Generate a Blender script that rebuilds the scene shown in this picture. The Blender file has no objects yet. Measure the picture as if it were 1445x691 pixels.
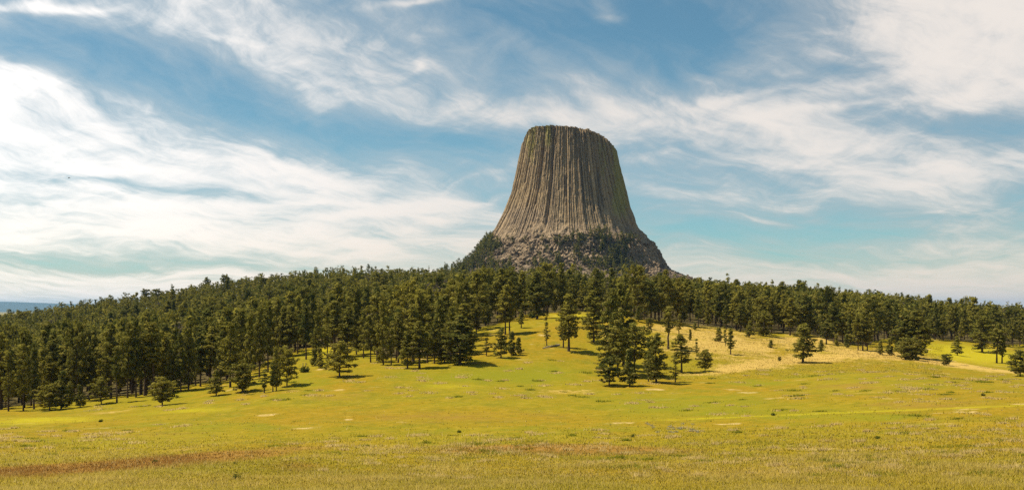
import bpy, math
import numpy as np
from math import radians

# ------------------------------------------------------------------ camera, world, sun, exposure
scene = bpy.context.scene
COL = scene.collection
F, CX, HZ = 1405.0, 722.5, 437.0          # focal length, optical axis and horizon in photo pixels (1445 x 691)
CAM_H = 0.0
cam_d = bpy.data.cameras.new('camera')
cam = bpy.data.objects.new('camera', cam_d)
COL.objects.link(cam)
cam.location = (0, 0, CAM_H)
cam.rotation_euler = (radians(90), 0, 0)
cam_d.sensor_width = 36.0
cam_d.lens = 36.0 * F / 1445.0
cam_d.shift_y = (HZ - 345.5) / 1445.0
cam_d.clip_start = 0.1
cam_d.clip_end = 120000
scene.camera = cam

SUN_EL = 59.0
SUN_AZ = -83.0                             # degrees from +Y (forward), negative is left
sd = np.array([math.sin(radians(SUN_AZ)) * math.cos(radians(SUN_EL)),
               math.cos(radians(SUN_AZ)) * math.cos(radians(SUN_EL)), math.sin(radians(SUN_EL))])
sun_d = bpy.data.lights.new('sun', 'SUN')
sun_d.energy = 5.0
sun_d.angle = radians(0.53)
sun_d.color = (1.0, 0.90, 0.74)
sun = bpy.data.objects.new('sun', sun_d)
COL.objects.link(sun)
import mathutils
sun.rotation_euler = mathutils.Vector(sd).to_track_quat('Z', 'Y').to_euler()
sun.location = (-200, 0, 400)

vs = scene.view_settings
vs.view_transform = 'Standard'
vs.look = 'None'
vs.exposure = 0.6
vs.gamma = 1.0
vs.use_curve_mapping = False

scene.render.engine = 'CYCLES'
cy = scene.cycles
cy.use_denoising = False
cy.denoiser = 'OPENIMAGEDENOISE'
cy.denoising_input_passes = 'RGB_ALBEDO_NORMAL'
cy.denoising_prefilter = 'ACCURATE'
cy.max_bounces = 5
cy.diffuse_bounces = 3
cy.transmission_bounces = 2
cy.volume_bounces = 0
cy.use_adaptive_sampling = False
cy.sample_clamp_indirect = 4.0


class NT:
    """small helper to write node trees"""
    def __init__(self, tree):
        self.t = tree
        tree.nodes.clear()

    def n(self, typ, **kw):
        nd = self.t.nodes.new(typ)
        for k, v in kw.items():
            setattr(nd, k, v)
        return nd

    def link(self, a, b):
        self.t.links.new(a, b)

    def put(self, sock, v):
        if hasattr(v, 'is_output'):
            self.link(v, sock)
        else:
            sock.default_value = v

    def m(self, op, a, b=None, c=None, clamp=False):
        nd = self.n('ShaderNodeMath', operation=op, use_clamp=clamp)
        self.put(nd.inputs[0], a)
        if b is not None:
            self.put(nd.inputs[1], b)
        if c is not None:
            self.put(nd.inputs[2], c)
        return nd.outputs[0]

    def mix(self, fac, a, b, blend='MIX'):
        nd = self.n('ShaderNodeMix', data_type='RGBA', blend_type=blend)
        self.put(nd.inputs[0], fac)
        self.put(nd.inputs[6], a if hasattr(a, 'is_output') else (*a, 1)[:4])
        self.put(nd.inputs[7], b if hasattr(b, 'is_output') else (*b, 1)[:4])
        return nd.outputs[2]

    def rng(self, v, a, b, c=0.0, d=1.0, smooth=True):
        nd = self.n('ShaderNodeMapRange', interpolation_type='SMOOTHSTEP' if smooth else 'LINEAR')
        self.put(nd.inputs[0], v)
        for i, x in enumerate((a, b, c, d)):
            self.put(nd.inputs[1 + i], x)
        return nd.outputs[0]

    def comb(self, x, y, z=0.0):
        nd = self.n('ShaderNodeCombineXYZ')
        for i, v in enumerate((x, y, z)):
            self.put(nd.inputs[i], v)
        return nd.outputs[0]

    def noise(self, vec, scale=1.0, detail=4.0, rough=0.55, dist=0.0, lac=2.0):
        nd = self.n('ShaderNodeTexNoise')
        self.link(vec, nd.inputs['Vector'])
        nd.inputs['Scale'].default_value = scale
        nd.inputs['Detail'].default_value = detail
        nd.inputs['Roughness'].default_value = rough
        nd.inputs['Distortion'].default_value = dist
        nd.inputs['Lacunarity'].default_value = lac
        return nd.outputs[0]


# ---- the sky: Nishita air with a sheet of cirrus, laid out by compass direction and elevation
CLOUDS = [  # px, py, half-length, half-height, slope (deg, down to the right), amount
    (-140, 245, 400, 80, 12, .82), (250, 262, 330, 34, 11, .40), (100, 335, 330, 22, 2, .40),
    (170, 176, 230, 15, 8, .52), (40, 155, 60, 12, 0, .25), (300, 45, 400, 50, 13, .27), (560, 120, 260, 44, 16, .25),
    (60, 15, 300, 45, 0, .34), (480, 130, 120, 26, 20, .16), (720, 100, 130, 30, 22, .2),
    (745, 160, 90, 13, 4, .34), (900, 155, 150, 16, -2, .22),
    (1410, 85, 200, 84, 3, 1.35), (1290, 50, 130, 38, 0, .3), (1300, 150, 60, 40, 20, .32),
    (1090, 200, 130, 40, 8, .36), (1010, 165, 120, 15, 0, .30), (1075, 240, 110, 22, 4, .36), (1150, 190, 70, 14, 20, .25),
    (985, 280, 60, 8, 3, .50), (1070, 310, 32, 4, 12, .62), (1250, 280, 190, 15, -4, .46), (1420, 262, 120, 25, -8, .35),
    (1355, 322, 75, 22, 8, .44), (1250, 355, 220, 7, 3, .26), (1230, 410, 560, 24, 1, .80), (1420, 405, 200, 24, 0, .3),
    (585, 245, 50, 26, 35, .34), (640, 300, 140, 34, 8, .26), (395, 250, 130, 30, 14, .34),
    (400, 340, 300, 18, 4, .36), (560, 352, 180, 9, 2, .24), (180, 412, 420, 14, 1, .56), (140, 385, 230, 4, 1, .3), (330, 391, 120, 3, 1, .35), (150, 385, 260, 6, 1, .2),
    (395, 297, 130, 3.2, -3, .42), (600, 285, 140, 8, -13, .34), (660, 255, 70, 4, -15, .30), (690, 281, 60, 3.5, -5, .34),
    (560, 300, 120, 6, -9, .22), (30, 50, 45, 5, -6, .75), (95, 41, 34, 4, -5, .55), (582, 4, 46, 4, -3, .75),
    (852, 8, 12, 18, -30, .45), (866, 22, 16, 4, 5, .5), (592, 92, 14, 4, -30, .35), (1020, 145, 120, 5, -3, .25),
    (1170, 165, 60, 3.5, -2, .4), (250, 215, 300, 20, 12, .22),
    (60, 92, 150, 20, 8, -.20), (230, 118, 170, 26, 10, -.36), (470, 190, 210, 20, 4, -.44), (560, 205, 90, 24, 0, -.26),
    (330, 208, 160, 10, 11, -.24), (470, 10, 120, 30, 20, -.12), (800, 18, 220, 28, 0, -.26), (1040, 85, 190, 42, 4, -.42),
    (920, 60, 120, 30, 5, -.25), (1000, 20, 160, 30, 0, -.22), (1218, 155, 26, 26, 40, -.34), (1400, 208, 170, 18, 2, -.42),
    (1290, 195, 70, 12, 5, -.24), (1180, 330, 190, 22, 0, -.24), (1010, 330, 110, 26, 0, -.14), (1330, 290, 120, 8, 0, -.10),
    (160, 270, 120, 6, 3, -.45), (330, 284, 70, 7, 2, -.30), (270, 318, 110, 4, 1, -.28), (100, 368, 300, 13, 1, -.50), (420, 385, 160, 8, 0, -.16),
    (620, 230, 60, 20, 0, -.16), (560, 330, 130, 12, 0, -.18), (960, 235, 90, 25, 0, -.12), (640, 190, 110, 18, 0, -.14), (690, 340, 70, 22, 0, -.16),
]


def build_world():
    w = bpy.data.worlds.new('World')
    scene.world = w
    w.use_nodes = True
    T = NT(w.node_tree)
    geo = T.n('ShaderNodeTexCoord').outputs['Generated']
    sep = T.n('ShaderNodeSeparateXYZ')
    T.link(geo, sep.inputs[0])
    U = T.m('ARCTAN2', sep.outputs[0], sep.outputs[1])
    V = T.m('ARCSINE', sep.outputs[2])
    # slow warp that bends the streaks
    base = T.comb(U, T.m('MULTIPLY', V, 2.2))
    wn = T.n('ShaderNodeTexNoise')
    T.link(base, wn.inputs['Vector'])
    wn.inputs['Scale'].default_value = 7.0
    wn.inputs['Detail'].default_value = 4.0
    ws = T.n('ShaderNodeSeparateColor')
    T.link(wn.outputs[1], ws.inputs[0])
    Uw = T.m('ADD', U, T.m('MULTIPLY', T.m('SUBTRACT', ws.outputs[0], .5), .075))
    Vw = T.m('ADD', V, T.m('MULTIPLY', T.m('SUBTRACT', ws.outputs[1], .5), .045))
    tot = None
    for (px, py, rx, ry, ang, amp) in CLOUDS:
        u0, v0 = math.atan((px - CX) / F), math.atan((HZ - py) / F)
        a = radians(ang)
        c, s = math.cos(a), math.sin(a)
        du, dv = T.m('SUBTRACT', Uw, u0), T.m('SUBTRACT', Vw, v0)
        kx, ky = F / rx * .72, F / ry * .72
        la = T.m('ADD', T.m('MULTIPLY', du, c * kx), T.m('MULTIPLY', dv, -s * kx))
        lb = T.m('ADD', T.m('MULTIPLY', du, s * ky), T.m('MULTIPLY', dv, c * ky))
        g = T.m('EXPONENT', T.m('MULTIPLY', T.m('ADD', T.m('MULTIPLY', la, la), T.m('MULTIPLY', lb, lb)), -1.0))
        tot = T.m('MULTIPLY_ADD', g, amp, tot if tot is not None else 0.0)
    # fibrous texture: three octave sets, each stretched along its own drift
    Vp = T.m('MULTIPLY', T.m('LOGARITHM', T.m('ADD', T.m('MAXIMUM', Vw, 0.0), .03), math.e), .15)   # sheets seen edge-on near the horizon
    def fib(ang, sx, sy, det, rough, dist):
        a = radians(ang)
        x = T.m('ADD', T.m('MULTIPLY', Uw, math.cos(a) * sx), T.m('MULTIPLY', Vp, -math.sin(a) * sx))
        y = T.m('ADD', T.m('MULTIPLY', Uw, math.sin(a) * sy), T.m('MULTIPLY', Vp, math.cos(a) * sy))
        return T.noise(T.comb(x, y, ang * .37), 1.0, det, rough, dist)
    n1 = fib(13, 6, 38, 10, .61, .5)
    n2 = fib(3, 8, 30, 9, .60, .7)
    n3 = fib(17, 18, 120, 6, .6, .3)
    n4 = fib(-2, 15, 42, 9, .62, 1.1)
    tex = T.m('ADD', T.m('MULTIPLY', T.m('SUBTRACT', n1, .5), .95), T.m('MULTIPLY', T.m('SUBTRACT', n2, .5), .75))
    tex = T.m('MULTIPLY_ADD', T.m('SUBTRACT', n3, .5), .36, tex)
    tex = T.m('MULTIPLY_ADD', T.m('SUBTRACT', n4, .5), .60, tex)
    # far round the compass (out of the photograph) the cover is an even thin veil
    lowv = T.rng(V, 0.0, .10, .10, 0.0)
    tot = T.m('DIVIDE', tot, T.m('ADD', 1.0, T.m('MULTIPLY', T.m('MAXIMUM', tot, 0.0), .36)))
    d = T.m('ADD', T.m('ADD', tot, T.m('MULTIPLY', tex, 1.38)), T.m('ADD', .12, lowv))
    dens = T.rng(d, -.54, 1.22)

    sky = T.n('ShaderNodeTexSky', sky_type='NISHITA', sun_disc=False)
    sky.sun_elevation = radians(SUN_EL)
    sky.sun_rotation = radians(SUN_AZ)
    sky.altitude = 1200
    sky.air_density = 1.0
    sky.dust_density = 1.2
    sky.ozone_density = 1.6
    skyc = T.mix(1.0, sky.outputs[0], (.075 * .64, .075 * .92, .075 * .84), 'MULTIPLY')
    toward = T.rng(U, .55, -.55, 0.0, 1.0, False)              # cloud towards the sun scatters more light forward
    thick = T.mix(T.rng(toward, .45, 1.0), (.60, .55, .505), (.84, .795, .755))
    thin = T.mix(toward, (.30, .32, .33), (.42, .455, .465))
    thin = T.mix(T.rng(V, .10, .01), thin, (.50, .475, .42))
    cl = T.mix(T.rng(dens, .42, 1.0), thin, thick)
    cl = T.mix(T.rng(V, .13, .0), cl, T.mix(1.0, cl, (1.06, .965, .84), 'MULTIPLY'))     # low cloud is seen through more air and looks creamier
    col = T.mix(T.m('MULTIPLY', dens, .95), skyc, cl)
    bg = T.n('ShaderNodeBackground')
    T.link(col, bg.inputs[0])
    bg.inputs[1].default_value = 1.0
    # keep the sky texture itself on its own background at a daylight strength
    out = T.n('ShaderNodeOutputWorld')
    T.link(bg.outputs[0], out.inputs[0])


build_world()

# ------------------------------------------------------------------ numeric helpers
rng = np.random.default_rng(7)


def _hash(ix, iy, iz, seed):
    h = (ix.astype(np.int64) * 374761393 + iy.astype(np.int64) * 668265263 + iz.astype(np.int64) * 2147483647 + seed * 974711) & 0xFFFFFFFF
    h = ((h ^ (h >> 13)) * 1274126177) & 0xFFFFFFFF
    h = ((h ^ (h >> 16)) * 2246822519) & 0xFFFFFFFF
    return ((h ^ (h >> 15)) & 0xFFFFFF) / float(0xFFFFFF)


def vnoise(x, y, z=None, seed=0):
    x, y = np.asarray(x, float), np.asarray(y, float)
    z = np.zeros_like(x) if z is None else np.asarray(z, float) + np.zeros_like(x)
    ix, iy, iz = np.floor(x), np.floor(y), np.floor(z)
    fx, fy, fz = x - ix, y - iy, z - iz
    fx, fy, fz = (f * f * (3 - 2 * f) for f in (fx, fy, fz))
    r = 0
    for a in (0, 1):
        for b in (0, 1):
            for c in (0, 1):
                wgt = (fx if a else 1 - fx) * (fy if b else 1 - fy) * (fz if c else 1 - fz)
                r = r + wgt * _hash(ix + a, iy + b, iz + c, seed)
    return r - .5


def fbm(x, y, z=None, seed=0, octv=4):
    s, a = 0, 1.0
    for o in range(octv):
        k = 2.03 ** o
        s = s + a * vnoise(x * k, y * k, None if z is None else z * k, seed + o * 17)
        a *= .5
    return s


def sstep(a, b, x):
    t = np.clip((np.asarray(x, float) - a) / (b - a), 0, 1)
    return t * t * (3 - 2 * t)


def make_mesh(name, verts, faces_list, mats=(), mat_ids=None, attrs=None, smooth=False):
    """verts (n,3); faces_list: list of int arrays (m,k)"""
    me = bpy.data.meshes.new(name)
    verts = np.asarray(verts, np.float32)
    me.vertices.add(len(verts))
    me.vertices.foreach_set('co', verts.ravel())
    faces_list = [np.asarray(f, np.int32) for f in faces_list if len(f)]
    nl = sum(f.size for f in faces_list)
    nf = sum(len(f) for f in faces_list)
    me.loops.add(nl)
    me.polygons.add(nf)
    me.loops.foreach_set('vertex_index', np.concatenate([f.ravel() for f in faces_list]))
    tot = np.concatenate([np.full(len(f), f.shape[1], np.int32) for f in faces_list])
    st = np.concatenate([[0], np.cumsum(tot)[:-1]]).astype(np.int32)
    me.polygons.foreach_set('loop_start', st)
    me.polygons.foreach_set('loop_total', tot)
    if mat_ids is not None:
        me.polygons.foreach_set('material_index', np.asarray(mat_ids, np.int32))
    me.polygons.foreach_set('use_smooth', np.full(nf, bool(smooth)))
    for m in mats:
        me.materials.append(m)
    for k, v in (attrs or {}).items():
        v = np.asarray(v, np.float32)
        if v.ndim == 1:
            a = me.attributes.new(k, 'FLOAT', 'POINT')
            a.data.foreach_set('value', v)
        else:
            a = me.attributes.new(k, 'FLOAT_COLOR', 'POINT')
            a.data.foreach_set('color', v.ravel())
    me.update(calc_edges=True)
    me.validate()
    return me


def link(name, me, parent=None, loc=None):
    o = bpy.data.objects.new(name, me)
    COL.objects.link(o)
    if parent is not None:
        o.parent = parent
    if loc is not None:
        o.location = loc
    return o


def tag(o, label=None, cat=None, group=None, kind=None):
    if label:
        o['label'] = label
    if cat:
        o['category'] = cat
    if group:
        o['group'] = group
    if kind:
        o['kind'] = kind
    return o


# ------------------------------------------------------------------ lie of the land
DS = np.array([60, 100, 150, 200, 250, 300, 350, 420, 500, 600, 750, 900, 1050, 1300, 1750], float)
PXS = np.array([-500, -200, 0, 200, 350, 430, 560, 700, 830, 960, 1100, 1250, 1445, 1750, 2100], float)
GY = np.array([
    [691, 648, 616, 602, 592, 582, 572, 558, 540, 522, 494, 470, 462, 455, 450],
    [691, 648, 616, 600, 588, 576, 566, 550, 534, 519, 499, 481, 474, 470, 466],
    [691, 648, 615, 596, 581, 570, 558, 542, 526, 509, 489, 472, 467, 463, 460],
    [691, 648, 614, 592, 568, 550, 540, 525, 508, 490, 465, 442, 436, 440, 445],
    [691, 648, 612, 585, 555, 530, 517, 503, 487, 466, 440, 418, 414, 418, 425],
    [691, 647, 610, 580, 548, 515, 498, 482, 466, 450, 428, 408, 404, 408, 416],
    [691, 646, 608, 577, 546, 513, 495, 478, 462, 446, 424, 407, 402, 403, 408],
    [691, 645, 606, 575, 545, 513, 480, 455, 444, 434, 420, 410, 405, 402, 396],
    [691, 643, 602, 573, 549, 516, 482, 441, 436, 431, 423, 416, 411, 406, 396],
    [691, 641, 599, 571, 549, 522, 490, 458, 447, 437, 428, 421, 416, 412, 402],
    [691, 638, 594, 566, 545, 524, 500, 475, 459, 446, 434, 427, 423, 420, 418],
    [691, 635, 588, 558, 536, 518, 502, 491, 478, 463, 449, 441, 437, 433, 433],
    [691, 630, 580, 552, 538, 527, 519, 507, 494, 482, 468, 460, 456, 452, 450],
    [691, 625, 575, 550, 541, 535, 528, 518, 505, 493, 481, 472, 466, 462, 460],
    [691, 625, 575, 550, 543, 538, 532, 522, 510, 500, 488, 480, 474, 468, 466]], float)
_z = -(GY - HZ) / F * DS[None, :]
_near = np.array([[-1.75, -5.1, -8.3]] * len(PXS))
_far = np.stack([_z[:, -1] * .5, np.full(len(PXS), -45.0), np.full(len(PXS), -55.0), np.full(len(PXS), -55.0)], 1)
ZT = np.concatenate([_near, _z, _far], 1)
DN = np.concatenate([[0, 20, 40], DS, [2300, 3200, 6000, 60000]])
S_OF = lambda d: np.log(np.maximum(d, 0) + 30.0)
GPX = np.arange(-900, 2500, 10.0)
GS = np.linspace(S_OF(0.0), S_OF(60000.0), 800)


def _build_table():
    t1 = np.stack([np.interp(GS, S_OF(DN), ZT[i]) for i in range(len(PXS))], 0)
    t2 = np.stack([np.interp(GPX, PXS, t1[:, j]) for j in range(len(GS))], 1)

    def blur(a, sig, ax):
        n = int(sig * 3) + 1
        k = np.exp(-.5 * (np.arange(-n, n + 1) / sig) ** 2)
        k /= k.sum()
        a = np.moveaxis(a, ax, 0)
        p = np.concatenate([np.repeat(a[:1], n, 0), a, np.repeat(a[-1:], n, 0)], 0)
        r = sum(k[i] * p[i:i + len(a)] for i in range(2 * n + 1))
        return np.moveaxis(r, 0, ax)
    return blur(blur(t2, 4.0, 0), 4.5, 1)


ZG = _build_table()


def zbase(px, d):
    fi = np.clip((np.asarray(px, float) - GPX[0]) / 10.0, 0, len(GPX) - 1.001)
    fj = np.clip((S_OF(np.asarray(d, float)) - GS[0]) / (GS[1] - GS[0]), 0, len(GS) - 1.001)
    i, j = fi.astype(int), fj.astype(int)
    u, v = fi - i, fj - j
    return ((1 - u) * (1 - v) * ZG[i, j] + u * (1 - v) * ZG[i + 1, j] + (1 - u) * v * ZG[i, j + 1] + u * v * ZG[i + 1, j + 1])


def ground(x, y):
    x, y = np.asarray(x, float), np.asarray(y, float)
    px = CX + F * x / np.maximum(y, 18.0)
    z = zbase(px, y)
    fade = sstep(10, 60, y) * (1 - sstep(2500, 4000, y))
    amp = np.clip(np.maximum(y, 20) / 250.0, .25, 2.0)
    z = z + fade * (amp * .85 * fbm(x / 34, y / 34, seed=3, octv=2) + .42 * fbm(x / 9.0, y / 9.0, seed=5, octv=2) + .10 * fbm(x / 2.2, y / 2.2, seed=6, octv=2))
    return z


_DM = np.exp(np.linspace(math.log(45), math.log(1150), 1500))


def hit(px, py):
    """the point of the ground seen at a pixel of the photograph"""
    x = (px - CX) / F * _DM
    zg = ground(x, _DM)
    zr = -(py - HZ) / F * _DM
    k = np.nonzero(zr <= zg)[0]
    i = k[0] if len(k) else int(np.argmin(zr - zg))
    d = _DM[i]
    return (px - CX) / F * d, d


# ------------------------------------------------------------------ materials
def new_mat(name):
    m = bpy.data.materials.new(name)
    m.use_nodes = True
    return m, NT(m.node_tree)


def finish(T, bsdf):
    out = T.n('ShaderNodeOutputMaterial')
    T.link(bsdf, out.inputs[0])


def diffuse_mat(T, col, rough=.9, normal=None, spec=.1):
    b = T.n('ShaderNodeBsdfPrincipled')
    T.put(b.inputs['Base Color'], col if hasattr(col, 'is_output') else (*col, 1))
    b.inputs['Roughness'].default_value = rough
    b.inputs['Specular IOR Level'].default_value = spec
    if normal is not None:
        T.link(normal, b.inputs['Normal'])
    return b.outputs[0]


def bump(T, h, strength, dist):
    b = T.n('ShaderNodeBump')
    b.inputs['Strength'].default_value = strength
    b.inputs['Distance'].default_value = dist
    T.link(h, b.inputs['Height'])
    return b.outputs[0]


def attr(T, name):
    return T.n('ShaderNodeAttribute', attribute_name=name)


def mat_ground():
    m, T = new_mat('meadow')
    pos = T.n('ShaderNodeNewGeometry').outputs['Position']
    cov = attr(T, 'cover')
    s = T.n('ShaderNodeSeparateColor')
    T.link(cov.outputs['Color'], s.inputs[0])
    dry, brown, flower = s.outputs[0], s.outputs[1], s.outputs[2]
    green = cov.outputs['Alpha']
    nb = T.noise(pos, .021, 5, .55)
    nm = T.noise(pos, .11, 5, .6)
    nf = T.noise(pos, .75, 5, .65)
    ng = T.noise(pos, 4.5, 3, .7)
    base = T.mix(T.rng(nb, .36, .64), (.225, .178, .007), (.250, .160, .007))
    base = T.mix(T.m('MULTIPLY', T.rng(nm, .46, .68), .65), base, (.155, .145, .007))
    n3 = T.noise(pos, .32, 4, .6)
    base = T.mix(T.m('MULTIPLY', T.rng(n3, .50, .66), .55), base, (.140, .132, .007))
    base = T.mix(T.m('MULTIPLY', T.rng(n3, .46, .34), .45), base, (.30, .21, .022))
    base = T.mix(T.m('MULTIPLY', T.rng(nf, .50, .72), .45), base, (.115, .112, .008))
    base = T.mix(T.m('MULTIPLY', T.rng(nf, .48, .30), .35), base, (.36, .28, .045))
    base = T.mix(T.m('MULTIPLY', T.rng(T.m('ADD', green, T.m('MULTIPLY', T.m('SUBTRACT', nm, .5), .8)), .25, .8), .8), base, (.180, .175, .008))
    br = T.rng(T.m('ADD', brown, T.m('MULTIPLY', T.m('SUBTRACT', T.m('ADD', nm, T.m('MULTIPLY', nf, .5)), .75), .9)), .22, .75)
    base = T.mix(T.m('MULTIPLY', br, .8), base, (.27, .135, .030))
    fl = T.rng(T.m('ADD', flower, T.m('MULTIPLY', T.m('SUBTRACT', T.m('ADD', nf, nm), 1.0), .7)), .3, .75)
    base = T.mix(T.m('MULTIPLY', fl, .85), base, (.36, .30, .010))
    dr = T.rng(T.m('ADD', dry, T.m('MULTIPLY', T.m('SUBTRACT', T.m('ADD', nm, nf), 1.0), 1.5)), .32, .72)
    base = T.mix(T.m('MULTIPLY', dr, .85), base, (.47, .315, .085))
    # scattered clumps of bleached grass
    vor = T.n('ShaderNodeTexVoronoi')
    wv = T.n('ShaderNodeVectorMath', operation='ADD')
    T.link(pos, wv.inputs[0])
    nz = T.n('ShaderNodeTexNoise')
    T.link(pos, nz.inputs['Vector'])
    nz.inputs['Scale'].default_value = .35
    sc = T.n('ShaderNodeVectorMath', operation='SCALE')
    T.link(nz.outputs[1], sc.inputs[0])
    sc.inputs[3].default_value = 6.0
    T.link(sc.outputs[0], wv.inputs[1])
    T.link(wv.outputs[0], vor.inputs['Vector'])
    vor.inputs['Scale'].default_value = .07
    spot = T.m('MULTIPLY', T.rng(vor.outputs['Distance'], .20, .10), T.rng(nb, .44, .56))
    base = T.mix(T.m('MULTIPLY', T.m('MULTIPLY', spot, T.rng(nf, .36, .58)), .8), base, (.52, .38, .16))
    base = T.mix(T.m('MULTIPLY', T.rng(ng, .52, .75), .35), base, (.12, .11, .02))
    floor_shade = attr(T, 'litter_shade').outputs['Fac']
    base = T.mix(T.m('MULTIPLY', T.rng(T.m('ADD', floor_shade, T.m('MULTIPLY', T.m('SUBTRACT', nm, .5), .9)), .3, .7), .9), base, T.mix(nf, (.05, .040, .016), (.11, .085, .04)))  # needle litter colour that also carries painted shade under the trees
    h = T.m('ADD', T.m('MULTIPLY', nf, .6), T.m('MULTIPLY', ng, .4))
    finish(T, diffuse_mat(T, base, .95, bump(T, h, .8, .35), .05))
    return m


def leafy(T, col, trans=.28):
    d = T.n('ShaderNodeBsdfDiffuse')
    T.link(col, d.inputs[0])
    t = T.n('ShaderNodeBsdfTranslucent')
    T.link(col, t.inputs[0])
    mx = T.n('ShaderNodeMixShader')
    mx.inputs[0].default_value = trans
    T.link(d.outputs[0], mx.inputs[1])
    T.link(t.outputs[0], mx.inputs[2])
    return mx.outputs[0]


def mat_needles(name, from_attr):
    m, T = new_mat(name)
    a = attr(T, 'tint').outputs['Fac']
    pos = T.n('ShaderNodeTexCoord').outputs['Object']
    n = T.noise(pos, .8, 2, .5)
    if from_attr:
        r = attr(T, 'tree').outputs['Fac']
    else:
        r = T.n('ShaderNodeObjectInfo').outputs['Random']
    c = T.mix(r, (.088, .096, .022), (.255, .218, .034))
    c = T.mix(T.rng(a, .35, 1.0), c, (.25, .215, .048))
    c = T.mix(T.m('MULTIPLY', T.rng(n, .5, .75), .5), c, (.090, .090, .020))
    if from_attr:
        c = T.mix(T.rng(r, .955, .965), c, (.115, .095, .070))
    finish(T, leafy(T, c, .34))
    return m


def mat_bark(name='pine_bark', c1=(.060, .042, .028), c2=(.11, .075, .05)):
    m, T = new_mat(name)
    pos = T.n('ShaderNodeTexCoord').outputs['Object']
    mp = T.n('ShaderNodeMapping')
    mp.inputs['Scale'].default_value = (6, 6, .9)
    T.link(pos, mp.inputs[0])
    n = T.noise(mp.outputs[0], 1.5, 4, .6)
    finish(T, diffuse_mat(T, T.mix(T.rng(n, .35, .65), c1, c2), .95, bump(T, n, .6, .05)))
    return m


def mat_blades(name):
    m, T = new_mat(name)
    c = attr(T, 'blade')
    finish(T, leafy(T, c.outputs['Color'], .55))
    return m


def mat_rock(name, talus=False):
    m, T = new_mat(name)
    tc = T.n('ShaderNodeTexCoord').outputs['Object']
    mp = T.n('ShaderNodeMapping')
    mp.inputs['Scale'].default_value = (1, 1, .07)
    T.link(tc, mp.inputs[0])
    ns = T.noise(mp.outputs[0], .16, 6, .65)
    nl = T.noise(mp.outputs[0], .035, 4, .5)
    nf = T.noise(tc, .22, 6, .7)
    mq = T.n('ShaderNodeMapping')
    mq.inputs['Scale'].default_value = (1, 1, .38)
    T.link(tc, mq.inputs[0])
    nx = T.noise(mq.outputs[0], .42, 3, .6)          # dark specks for pits where column ends dropped out, shade put into colour
    nh = T.noise(tc, .03, 4, .55)
    at = attr(T, 'rock')
    s = T.n('ShaderNodeSeparateColor')
    T.link(at.outputs['Color'], s.inputs[0])
    low, lichen, dark = s.outputs[0], s.outputs[1], s.outputs[2]
    c = T.mix(T.rng(ns, .34, .66), (.200, .140, .075), (.36, .260, .145))
    c = T.mix(T.m('MULTIPLY', T.rng(nl, .42, .62), .55), c, (.27, .190, .105))
    c = T.mix(T.m('MULTIPLY', T.rng(nf, .54, .74), .5), c, (.13, .10, .07))
    c = T.mix(T.rng(at.outputs['Alpha'], .55, 1.0), c, T.mix(.35, c, (.42, .30, .165)))
    c = T.mix(T.rng(at.outputs['Alpha'], .42, .05), c, T.mix(.4, c, (.075, .052, .030)))
    li = T.rng(T.m('ADD', lichen, T.m('MULTIPLY', T.m('SUBTRACT', ns, .5), 2.2)), .22, .75)
    c = T.mix(T.m('MULTIPLY', li, .75), c, (.26, .235, .055))
    lo = T.mix(T.rng(nf, .36, .64), (.155, .112, .070), (.37, .268, .160))
    lo = T.mix(T.m('MULTIPLY', T.rng(nh, .45, .65), .5), lo, (.155, .112, .075))
    c = T.mix(T.rng(T.m('ADD', low, T.m('MULTIPLY', T.m('SUBTRACT', nf, .5), .6)), .3, .75), c, lo)
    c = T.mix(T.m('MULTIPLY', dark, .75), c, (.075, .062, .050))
    c = T.mix(T.m('MULTIPLY', T.m('MULTIPLY', T.rng(nx, .58, .68), T.rng(nh, .40, .60)), .8), c, (.055, .042, .030))
    h = T.m('ADD', T.m('MULTIPLY', ns, .5), nf)
    finish(T, diffuse_mat(T, c, .92, bump(T, h, .9, 2.2), .12))
    return m


M_GROUND = mat_ground()
M_NEEDLE = mat_needles('pine_needles', False)
M_FOREST = mat_needles('forest_needles', True)
M_BARK = mat_bark()
M_BLADE = mat_blades('grass_blades')
M_ROCK = mat_rock('phonolite')

# ------------------------------------------------------------------ ground sheet
def px_of(x, y):
    return CX + F * x / np.maximum(y, 18.0)


def ell(px, py, cx, cy, rx, ry, ang=0.0):
    a = radians(ang)
    dx, dy = px - cx, py - cy
    u = (dx * math.cos(a) + dy * math.sin(a)) / rx
    v = (-dx * math.sin(a) + dy * math.cos(a)) / ry
    return np.exp(-(u * u + v * v))


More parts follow.
